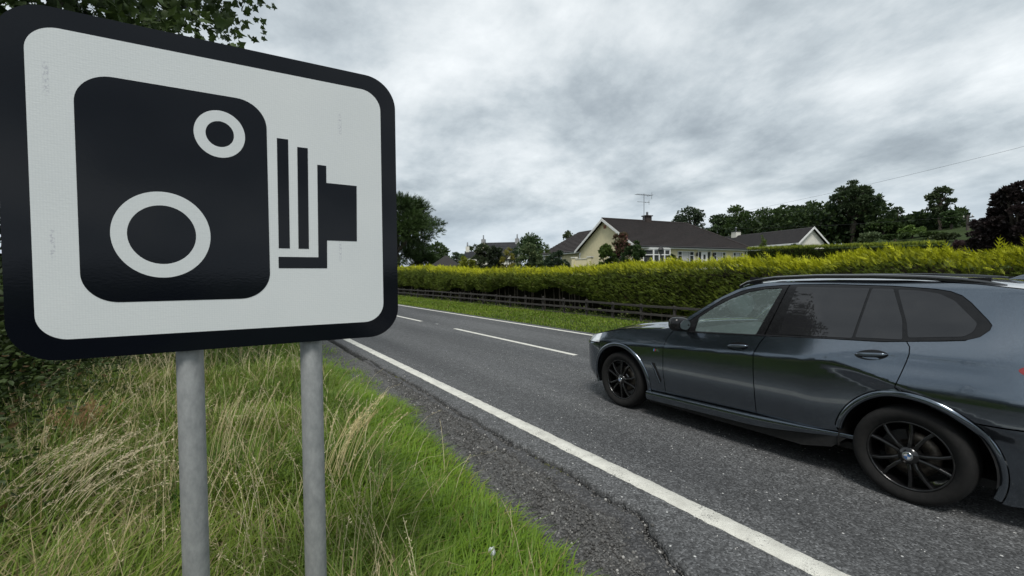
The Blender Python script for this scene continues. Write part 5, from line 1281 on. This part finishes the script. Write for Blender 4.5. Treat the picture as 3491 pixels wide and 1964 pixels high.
for i, (px, D, top, wpx) in enumerate(((2455, 86, 725, 100), (2520, 84, 712, 110), (2585, 88, 712, 120), (2640, 84, 700, 110), (2705, 88, 706, 120), (2760, 86, 692, 120), (2822, 84, 690, 130), (2885, 92, 730, 130), (2960, 92, 745, 120))):
    bgtree('dark green broadleaf tree in the wood behind the white bungalow', px, D, top, wpx * 1.5, 900, 4200, .50, (0.025, 0.046, 0.019), (0.078, 0.127, 0.031) if i % 2 else (0.056, 0.093, 0.031), clumps=60, trunk=.28, group=WG, hollow=.3, cl_k=.30)
bgtree('big open-crowned tree towering over the wood', 2906, 80, 624, 200, 765, 4300, .40, (0.028, 0.046, 0.022), (0.070, 0.102, 0.040), clumps=64, trunk=.42, hollow=.40, cl_k=.22, limbs=30)
bgtree('tree trunk of dark foliage under the tall open crown', 2900, 84, 735, 230, 900, 4200, .46, (0.019, 0.037, 0.017), (0.050, 0.084, 0.028), clumps=36, trunk=.3)
bgtree('dense green tree between the wood and the shed', 3010, 78, 752, 150, 890, 2900, .42, (0.031, 0.056, 0.020), (0.078, 0.124, 0.031), clumps=28, trunk=.2)
bgtree('thin wispy young tree left of the shed roof', 3058, 80, 706, 58, 760, 260, .38, (0.046, 0.070, 0.039), (0.093, 0.124, 0.062), clumps=12, trunk=.10, hollow=.15, cl_k=.34)
bgtree('tall solitary tree with light open crown beside the shed', 3202, 76, 636, 118, 740, 1700, .36, (0.034, 0.053, 0.025), (0.081, 0.112, 0.043), clumps=46, trunk=.26, hollow=.25, cl_k=.24, limbs=24)
bgtree('round dark bush at the foot of the solitary tree', 3240, 74, 722, 92, 800, 1500, .36, (0.031, 0.059, 0.022), (0.074, 0.121, 0.037), clumps=24, trunk=.15)
bgtree('pale green bushy tree below the shed', 3108, 66, 772, 100, 840, 1300, .34, (0.078, 0.132, 0.028), (0.132, 0.202, 0.046), clumps=22, trunk=.12)
bgtree('dark shrub left below the shed', 3050, 64, 800, 120, 850, 1300, .32, (0.031, 0.056, 0.019), (0.078, 0.121, 0.034), clumps=22, trunk=.12)
bgtree('dull green bush right below the shed', 3176, 64, 795, 90, 850, 1100, .32, (0.046, 0.074, 0.025), (0.093, 0.139, 0.039), clumps=20, trunk=.12)
bgtree('dull olive thicket on the slope right of the shed bushes', 3222, 60, 800, 110, 850, 900, .32, (.03, .045, .018), (.06, .08, .028), clumps=24, trunk=.1)
bgtree('grey-green bush on the bank behind the inner hedge', 2962, 58, 786, 86, 840, 1000, .3, (0.070, 0.101, 0.046), (0.132, 0.171, 0.078), clumps=18, trunk=.12)
COP = ((.016, .013, .013), (.040, .027, .027))
bgtree('dark purple copper beech overhanging the right end of the hedge', 3470, 24, 615, 300, 905, 6500, .17, *COP, name='copper_beech', clumps=110, trunk=.16, hollow=.30, cl_k=.15, limbs=40)
bgtree('lower purple-leaved copper shrub left of the copper beech', 3385, 24, 735, 210, 900, 3600, .15, *COP, name='copper_beech', clumps=60, trunk=.10, hollow=.3, cl_k=.22, limbs=16)
bgtree('small purple bush at the end of the inner hedge', 3262, 30, 812, 80, 880, 1300, .13, (0.031, 0.022, 0.022), (0.078, 0.046, 0.046), clumps=20, trunk=.08)
# the dark understorey that closes the wood below its crowns
n = 12000
px_ = rng.uniform(2420, 3290, n); dd = 78 + 14 * rng.random(n)
P = np.array([tuple(at(a, 900, b)) for a, b in zip(px_, dd)]); tz = np.interp(px_, [2420, 2500, 2900, 2990, 3060, 3290], [5.2, 6.4, 7.2, 6.0, 2.8, 2.2]) + 1.2 * (noise2(px_ * .03, 0 * px_, 141) - .5)
P[:, 2] = ground_z(P[:, 0], P[:, 1]) + tz * rng.random(n) ** .8
D = unit(np.stack([-.5 + .5 * rng.normal(size=n), -.4 + .5 * rng.normal(size=n), .4 + .4 * rng.normal(size=n)], -1))
tag(link('wood_undergrowth', foliage_mesh('wood_undergrowth', LFT, LFF, P, D, rng.uniform(.35, .75, n), mix((0.019, 0.037, 0.016), (0.062, 0.096, 0.028), rng.random(n) ** 1.5))), 'dark understorey below the crowns of the wood', 'undergrowth', kind='stuff')
# inner clipped hedge and garden shrubs
p0, p1 = at(2548, 849, 31.0), at(3222, 828, 31.0)
ih = empty('clipped_hedge', (p0.x, p0.y, 0), math.atan2(p1.y - p0.y, p1.x - p0.x)); tag(ih, 'neat flat-topped clipped hedge behind the golden hedge', 'hedge')
ln_ = (p1.xy - p0.xy).length; n = 15000
u = rng.random(n); fr = rng.random(n) < .7; zt_ = p0.z + (p1.z - p0.z) * u
P = np.stack([u * ln_, np.where(fr, rng.uniform(-.06, .08, n), rng.uniform(0, 1.2, n)), np.where(fr, zt_ - 2.1 * rng.random(n), zt_ + rng.uniform(-.04, .04, n))], -1)
D = unit(np.stack([.5 * rng.normal(size=n), np.where(fr, -.8, .1) + .4 * rng.normal(size=n), np.where(fr, .5, 1.) + .3 * rng.normal(size=n)], -1))
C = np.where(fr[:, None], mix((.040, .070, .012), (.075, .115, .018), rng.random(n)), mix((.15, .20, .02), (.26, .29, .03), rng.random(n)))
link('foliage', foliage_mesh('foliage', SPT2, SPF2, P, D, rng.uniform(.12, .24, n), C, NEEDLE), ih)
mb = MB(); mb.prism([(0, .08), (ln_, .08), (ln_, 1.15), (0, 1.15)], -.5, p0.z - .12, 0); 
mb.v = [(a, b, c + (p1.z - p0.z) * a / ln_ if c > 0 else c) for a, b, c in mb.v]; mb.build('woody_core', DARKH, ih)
def gshrub(label, px, py_top, wpx, D, hgt, n, leaf, lo, hi, **kw):
    a, b = at(px - wpx / 2, 900, D), at(px + wpx / 2, 900, D); r = (b - a).length / 2; p = at(px, py_top, D); zb = p.z - hgt
    return shrub('garden_shrub', label, (p.x, p.y, zb), (r * .98, r * .98, hgt * .74), int(n * 2.6), leaf * 1.15, lo, hi, **kw)
gshrub('red-tinted photinia shrub in front of the gable corner', 2118, 813, 82, 36, 2.6, 2200, .17, (.05, .07, .03), (.13, .09, .05), tipc=((.30, .14, .12), .24))
gshrub('green leafy shrub left of the red shrub', 2068, 840, 70, 35, 2.2, 1700, .16, (.04, .075, .018), (.10, .15, .03))
gshrub('dark green shrub right of the red shrub', 2164, 832, 74, 35, 2.3, 1900, .16, (.022, .046, .016), (.06, .10, .03))
gshrub('clipped dark dome shrub by the rear wing', 1898, 871, 74, 40, 1.9, 1900, .15, (.022, .042, .022), (.05, .078, .04), hollow=.8)
gshrub('pale-flowered variegated shrub before the far house', 1645, 838, 74, 46, 3.0, 1900, .20, (.035, .055, .025), (.085, .11, .05), tipc=((.50, .47, .33), .10))
gshrub('dark bushy evergreen before the far house', 1692, 846, 66, 45, 2.8, 1900, .2, (.020, .032, .018), (.05, .066, .034))
gshrub('yellow-gold rounded conifer bush among dark shrubs', 1731, 853, 46, 44, 2.4, 1500, .18, (.12, .12, .02), (.33, .30, .05), T=SPT2, F=SPF2, m_=NEEDLE, hollow=.8)
gshrub('dark upright bush right of the golden conifer', 1757, 853, 40, 46, 2.5, 1100, .18, (.02, .045, .02), (.045, .08, .03), T=SPT2, F=SPF2, m_=NEEDLE, hollow=.7)
gshrub('pale-tipped domed green shrub left of the rear wing', 1806, 846, 84, 44, 2.7, 2600, .18, (.045, .075, .03), (.12, .17, .07), hollow=.75, tipc=((.24, .28, .13), .2))
gshrub('clipped square-topped green hedge block by the wing', 1858, 848, 48, 47, 2.6, 1500, .17, (.035, .065, .012), (.08, .12, .02), T=SPT2, F=SPF2, m_=NEEDLE, hollow=.85)
gshrub('low yellow-green shrub behind the hedge left of the gable', 1590, 884, 66, 40, 1.6, 1100, .16, (.12, .15, .02), (.25, .26, .03))
gshrub('small round potted shrub beneath the second window', 2290, 866, 30, 39, 1.3, 700, .11, (.025, .045, .018), (.06, .09, .03), hollow=.75)
gshrub('young pointed conifer before the white bungalow', 2600, 812, 26, 40, 2.6, 700, .16, (.07, .11, .02), (.13, .18, .03), T=SPT2, F=SPF2, m_=NEEDLE)
gshrub('low dark spreading shrub before the white bungalow', 2700, 836, 150, 48, 1.6, 1700, .2, (.018, .034, .012), (.04, .066, .02))
# overhead cables and the pole on the bank
CABLE = mat('cable', (0.03, 0.03, 0.032), (0.035, 0.035, 0.036), 5, 0.6)
def cable(label, p0, p1, sag, r=.014):
    d = p1 - p0; o = empty('overhead_cable', p0); tag(o, label, 'cable')
    mb = MB(); mb.tube([d * t - Vector((0, 0, sag * 4 * t * (1 - t))) for t in np.linspace(0, 1, 30)], r, 5, 0, False); mb.build('wire', CABLE, o)
cable('upper overhead cable slanting up across the sky', at(2250, 765, 96), at(3720, 440, 62), .9, .012)
cable('lower overhead cable crossing before the dark wood', at(2250, 780, 76), at(3296, 737, 70), .5, .010)
POLEW = mat('pole_wood', (0.09, 0.075, 0.06), (0.05, 0.045, 0.04), 9, 0.9, stretch=(1, 1, .2))
x, y, z = spot(3296, 70); pt_ = at(3296, 733, 70).z - z
up = empty('utility_pole', (x, y, z)); tag(up, 'wooden utility pole with crossarm beside the copper beech', 'utility pole')
mb = MB(); mb.tube([(0, 0, -.5), (0, 0, pt_)], [.16, .11], 10); mb.build('shaft', POLEW, up)
mb = MB(); mb.obox((-.55, -.5, pt_ - .35), (1.1, 1.0, 0), (.07, -.08, 0), (0, 0, .12)); mb.build('crossarm', POLEW, up)
for t in (.08, .92): mb = MB(); mb.lathe([(.0, pt_ + .0), (.05, pt_ - .05), (.04, pt_ - .12), (.06, pt_ - .2), (0, pt_ - .22)], 'z', 8, 0, True, (-.55 + 1.1 * t, -.5 + t, 0)); mb.build('insulator', OFFW, up)
# ------------------------------------------------------------------ the near roadside: hedgerow, sycamore, brambles
hr = empty('hedgerow', (-2.4, 2.0, 0)); tag(hr, 'overgrown dark hedgerow on the near verge behind the sign', 'hedge')
n = 26000
y = np.where(rng.random(n) < .42, rng.uniform(2.0, 16, n), rng.uniform(-18, 34, n))
z = 2.9 * rng.random(n) ** .85; topz = 1.95 + .6 * (noise2(y * .6, 0 * y, 81) - .4) + .9 * sstep(9, 14, y); z = z * topz / 2.9
x = -1.55 - .25 * (z / 2.5) - .45 * noise2(y * 1.3, z * 1.4, 82) + .15 * rng.normal(size=n) - .5 * sstep(.7, 1.0, z / topz) * rng.random(n) - .9 * sstep(1.2, -.5, y)
D = unit(np.stack([.7 + .5 * rng.normal(size=n), .5 * rng.normal(size=n), .25 + .5 * rng.normal(size=n)], -1))
C = mix((.020, .036, .010), (.060, .092, .022), rng.random(n)) * (.7 + .6 * noise2(y * 1.5, z * 2, 83))[:, None]
link('foliage', foliage_mesh('foliage', OVT, OVF, np.stack([x + 2.4, y - 2, z], -1), D, rng.uniform(.05, .105, n), C), hr)
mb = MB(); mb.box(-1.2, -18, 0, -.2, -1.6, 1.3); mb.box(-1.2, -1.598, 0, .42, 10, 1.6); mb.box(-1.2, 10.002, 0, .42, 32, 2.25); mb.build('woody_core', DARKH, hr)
def syc(label, base, h, rad, cz, n, clumps, leaf=.135, **kw):
    return tree('sycamore_tree', label, base, h, rad, cz, n, leaf, (.020, .036, .012), (.062, .098, .024), clumps=clumps, T=SYT, F=SYF, trunk=.26, limbs=26, hollow=.42, flat=.7, **kw)
syc('leafy sycamore overhanging behind the top of the sign', (-2.95, 9.0, .35), 9.5, (3.3, 2.9, 3.3), 5.8, 21000, 170, cl_r=.85)
syc('second sycamore farther along the near hedgerow', (-5.2, 17.5, .4), 9.0, (3.0, 3.2, 3.2), 5.2, 5000, 80, leaf=.2, cl_r=.9)
# ------------------------------------------------------------------ the near verge
def gverge(x, y): return ground_z(x, y)
# lush bright band beside the gravel
def gravel_edge(y): return np.interp(y, [0, 1.8, 2.33, 3.2, 4.66, 7.2, 11.2, 40], [1.78, 1.80, 1.86, 1.98, 2.15, 2.36, 2.5, 2.55])
n = 42000
y = .7 + np.where(rng.random(n) < .8, 8 * rng.random(n) ** 1.25, 26 * rng.random(n))
w_ = 1.5 * rng.random(n) ** .9
x = gravel_edge(y) - .03 - w_ + .07 * (noise2(y * 3, 0 * y, 91) - .5) + .03 * rng.normal(size=n)
ed = sstep(.35, 0, w_)
h = (.12 + .13 * rng.random(n)) * (1 - .6 * ed) * (.75 + .5 * noise2(x * 3, y * 2, 92))
C = mix((.10, .20, .016), (.24, .37, .028), np.clip(.55 * rng.random(n) + .55 * noise2(x * 2.3, y * 1.7, 93), 0, 1))
yl = rng.random(n) < .10 + .15 * ed; C[yl] = mix((.24, .25, .06), (.34, .30, .12), rng.random(yl.sum()))
az = rng.normal(.25, 1.3, n)
tag(link('lush_grass', blades(n, np.stack([x, y, gverge(x, y) - .01], -1), h, .0044 + .0006 * y, rng.uniform(.25, 1.0, n), C, .45, 3, 'lush_grass', az=az)), 'lush bright green grass along the gravel road edge', 'grass', kind='stuff')
# tall rough grass
n = 56000
y = .75 + np.where(rng.random(n) < .8, 7 * rng.random(n) ** 1.2, 20 * rng.random(n))
xr = gravel_edge(y) - .95
x = xr - (xr + 1.75) * rng.random(n) ** .95
keep = (x ** 2 + y ** 2 > .75 ** 2); x, y = x[keep], y[keep]; n = len(x)
lf = sstep(.9, -.6, x)
h = (.18 + .26 * rng.random(n)) * (.65 + .7 * noise2(x * 1.8, y * 1.6, 94)) * (1 + .35 * lf)
gtone = np.clip(.6 * noise2(x * 1.7 + 4, y * 1.5, 95) + .5 * rng.random(n), 0, 1)
C = mix((.075, .145, .020), (.22, .30, .042), gtone)
st = rng.random(n) < .08 + .28 * lf * noise2(x * 2.1, y * 2.1, 96); C[st] = mix((.30, .24, .11), (.58, .50, .28), rng.random(st.sum()))
tag(link('rough_grass', blades(n, np.stack([x, y, gverge(x, y) - .01], -1), h, .0032 + .0006 * y, rng.uniform(.15, .95, n), C, .5, 3, 'rough_grass')), 'long rough green and straw grass round the sign posts', 'grass', kind='stuff')
# flowering stems gone to seed
def stems(name, n, x, y, h, az, lean, C, k=16, spread=.035, sp_len=.018, label='', w0=.0013):
    z0 = gverge(x, y); d = np.stack([np.cos(az), np.sin(az)], -1)
    def c(t):
        out = h * lean * (t * .6 + .55 * t ** 3); return np.stack([x + d[:, 0] * out, y + d[:, 1] * out, z0 + h * t * np.sqrt(np.clip(1 - (lean * t) ** 2 * .5, .1, 1)) - h * lean * .18 * t ** 4], -1)
    ts = np.array([0, .3, .55, .78, 1.0]); V = []; pr = np.stack([-d[:, 1], d[:, 0], 0 * az], -1); q = np.stack([FWD.y + 0 * az, -FWD.x + 0 * az, 0 * az], -1); pr = q / np.linalg.norm(q, axis=1)[:, None]
    wd = w0 * (1 + .25 * np.hypot(x, y))
    S = np.zeros((n, 10, 3))
    for i, t in enumerate(ts):
        p = c(t); ww = (wd * (1 - .55 * t))[:, None]; S[:, 2 * i] = p - pr * ww; S[:, 2 * i + 1] = p + pr * ww
    f = np.array([(0, 1, 3), (0, 3, 2), (2, 3, 5), (2, 5, 4), (4, 5, 7), (4, 7, 6), (6, 7, 9), (6, 9, 8)])
    F1 = (f[None] + (np.arange(n) * 10)[:, None, None]).reshape(-1, 3); V1 = S.reshape(-1, 3); C1 = np.repeat(C, 10, 0)
    # seed head
    t = rng.uniform(.74, 1.0, (n, k)); P = np.stack([c(np.full(n, 0) + t[:, j]) for j in range(k)], 1)
    P = P + rng.normal(size=(n, k, 3)) * (spread * (1.05 - t))[..., None] * np.array([1, 1, .5])
    tang = unit(c(1.0) - c(.85)); D = unit((np.repeat(tang[:, None], k, 1) * .9 + rng.normal(size=(n, k, 3)) * .45).reshape(-1, 3))
    T = np.array([(0, 0, 0), (.5, .15, .05), (1, 0, 0), (.5, -.15, .05)]); Fq = np.array([(0, 1, 2), (0, 2, 3)])
    sz = sp_len * rng.uniform(.7, 1.4, n * k) * np.repeat(1 + .06 * np.hypot(x, y), k)
    V2, F2, C2 = scatter(T, Fq, P.reshape(-1, 3), sz, frames(D), np.repeat(C * rng.uniform(.85, 1.2, n)[:, None], k, 0))
    me = np_mesh(name, np.concatenate([V1, V2]), np.concatenate([F1, F2 + len(V1)]), GRASS, np.concatenate([C1, C2]))
    tag(link(name, me), label, 'grass', kind='stuff')
n = 1050
y = 1.25 + 7.5 * rng.random(n) ** 1.15; xr = gravel_edge(y) - 1.05
x = xr - (xr + 1.7) * rng.random(n) ** .9; dn = noise2(x * 1.6, y * 1.6, 97); keep = (dn + .35 * sstep(.5, -.8, x) > .42 + .2 * rng.random(n)) & (x ** 2 + y ** 2 > 1.25 ** 2); x, y = x[keep], y[keep]; n = len(x)
stems('seeding_grass', n, x, y, rng.uniform(.40, .78, n), rng.uniform(0, 6.28, n) * .6 + rng.normal(.3, .8, n), rng.uniform(.08, .75, n) , mix((.40, .34, .18), (.72, .64, .42), rng.random(n)), 16, .022, .012, 'dry straw-coloured seeding grass stems on the near verge')
# slender straw stems leaning out of the lush band
n = 22
y = 1.5 + 5 * rng.random(n); x = gravel_edge(y) - .35 - .6 * rng.random(n)
stems('straw_stems', n, x, y, rng.uniform(.30, .6, n), rng.normal(.5, .7, n), rng.uniform(.3, .9, n), mix((.45, .39, .22), (.68, .61, .40), rng.random(n)), 12, .012, .010, 'thin pale straw stems leaning over the lush grass')
# the three clumps of tall pale panicles that stand out, and the red-brown dead stalks
def gpt(px, py, z=.1):
    d = RGT * ((px - 1745.5) / 1490) + DWN * ((py - 982) / 1490) + FWD; k = (z - EYE) / d.z; return d.x * k, d.y * k
def clump(name, px, py, n, r, h, az, lean, c0, c1, label, k=22, **kw):
    cx, cy = gpt(px, py); x = cx + r * rng.normal(size=n); y = cy + r * rng.normal(size=n)
    stems(name, n, x, y, h * rng.uniform(.75, 1.1, n), np.full(n, az) + .3 * rng.normal(size=n), lean * rng.uniform(.7, 1.2, n), mix(c0, c1, rng.random(n)), k, label=label, **kw)
clump('panicle_clump', 1130, 1720, 26, .07, .78, .15, .42, (.50, .41, .20), (.72, .62, .36), 'sheaf of tall golden panicles right of the right post', 34, spread=.016, sp_len=.014)
clump('panicle_clump', 770, 1700, 22, .08, .80, .1, .22, (.46, .39, .21), (.70, .61, .38), 'tall pale panicles standing between the two posts', 30, spread=.018, sp_len=.012)
clump('panicle_clump', 60, 1960, 44, .16, .72, .25, .75, (.50, .42, .27), (.76, .66, .47), 'wind-bent pinkish straw panicles at the lower left', 30, spread=.018, sp_len=.013)
clump('dead_dock_stalks', 240, 1640, 46, .12, .55, .4, .25, (.26, .14, .07), (.44, .27, .15), 'patch of red-brown dead dock stalks left of the posts', 26, spread=.04, sp_len=.012)
# broad green blades of a plantain tuft
cx, cy = gpt(640, 1840); n = 170
x = cx + .075 * rng.normal(size=n); y = cy + .09 * rng.normal(size=n)
tf_ = link('broad_leaf_tuft', blades(n, np.stack([x, y, gverge(x, y)], -1), rng.uniform(.22, .42, n), np.full(n, .0052), rng.uniform(.05, .5, n), mix((.035, .095, .016), (.075, .165, .028), rng.random(n)), .3, 3, 'broad_leaf_tuft'))
tag(tf_, 'tuft of broad deep green blades left of the left post', 'plant')
# brambles creeping out of the hedgerow
n = 9000
y = 1.9 + 7 * rng.random(n) ** 1.1; x = -1.75 + .95 * rng.random(n) ** 1.6 * (.5 + .8 * noise2(y * 1.1, 0 * y, 98))
P = np.stack([x, y, gverge(x, y) + (.15 + .75 * sstep(-.5, -1.5, x)) * rng.random(n)], -1)
D = unit(np.stack([.5 + .6 * rng.normal(size=n), -.3 + .6 * rng.normal(size=n), .25 + .35 * rng.normal(size=n)], -1))
C = mix((.028, .050, .014), (.085, .125, .035), rng.random(n)); br = rng.random(n) < .06; C[br] = np.array([.17, .11, .05])
bb = link('brambles', foliage_mesh('brambles', OVT, OVF, P, D, rng.uniform(.028, .066, n), C)); tag(bb, 'dark bramble leaves spreading from the hedgerow foot', 'brambles', kind='stuff')
# weeds on the gravel
for px, py, lb in ((1356, 1288, 'small yellow-green weed patch on the gravel farther off'), (1872, 1604, 'small weed tuft on the gravel by the broken edge')):
    cx, cy = gpt(px, py, -.04); n = 150
    x = cx + .05 * rng.normal(size=n); y = cy + .13 * rng.normal(size=n)
    tag(link('gravel_weed', blades(n, np.stack([x, y, 0 * x - .05], -1), rng.uniform(.015, .05, n), np.full(n, .0035), rng.uniform(.4, 1, n), mix((.11, .13, .02), (.21, .21, .05), rng.random(n)), .4, 2, 'gravel_weed')), lb, 'weeds', kind='stuff')
# crumpled white wrapper
bm = bmesh.new(); bmesh.ops.create_icosphere(bm, subdivisions=3, radius=.027)
for v in bm.verts:
    p = v.co; q = .45 + .95 * float(noise2(np.array([p.x * 90 + 5]), np.array([p.y * 90 + p.z * 60 + 5]), 99)[0]); v.co = Vector((p.x * q * .6, p.y * q, p.z * q * 1.3))
me = bpy.data.meshes.new('litter'); bm.to_mesh(me); bm.free(); me.materials.append(mat('paper', (.76, .78, .80), (.55, .58, .62), 60, .6))
lx, ly = gpt(1677, 1875, .16); lo_ = link('crumpled_wrapper', me); lo_.location = (lx, ly, .150); tag(lo_, 'crumpled white wrapper lying in the lush grass', 'litter')
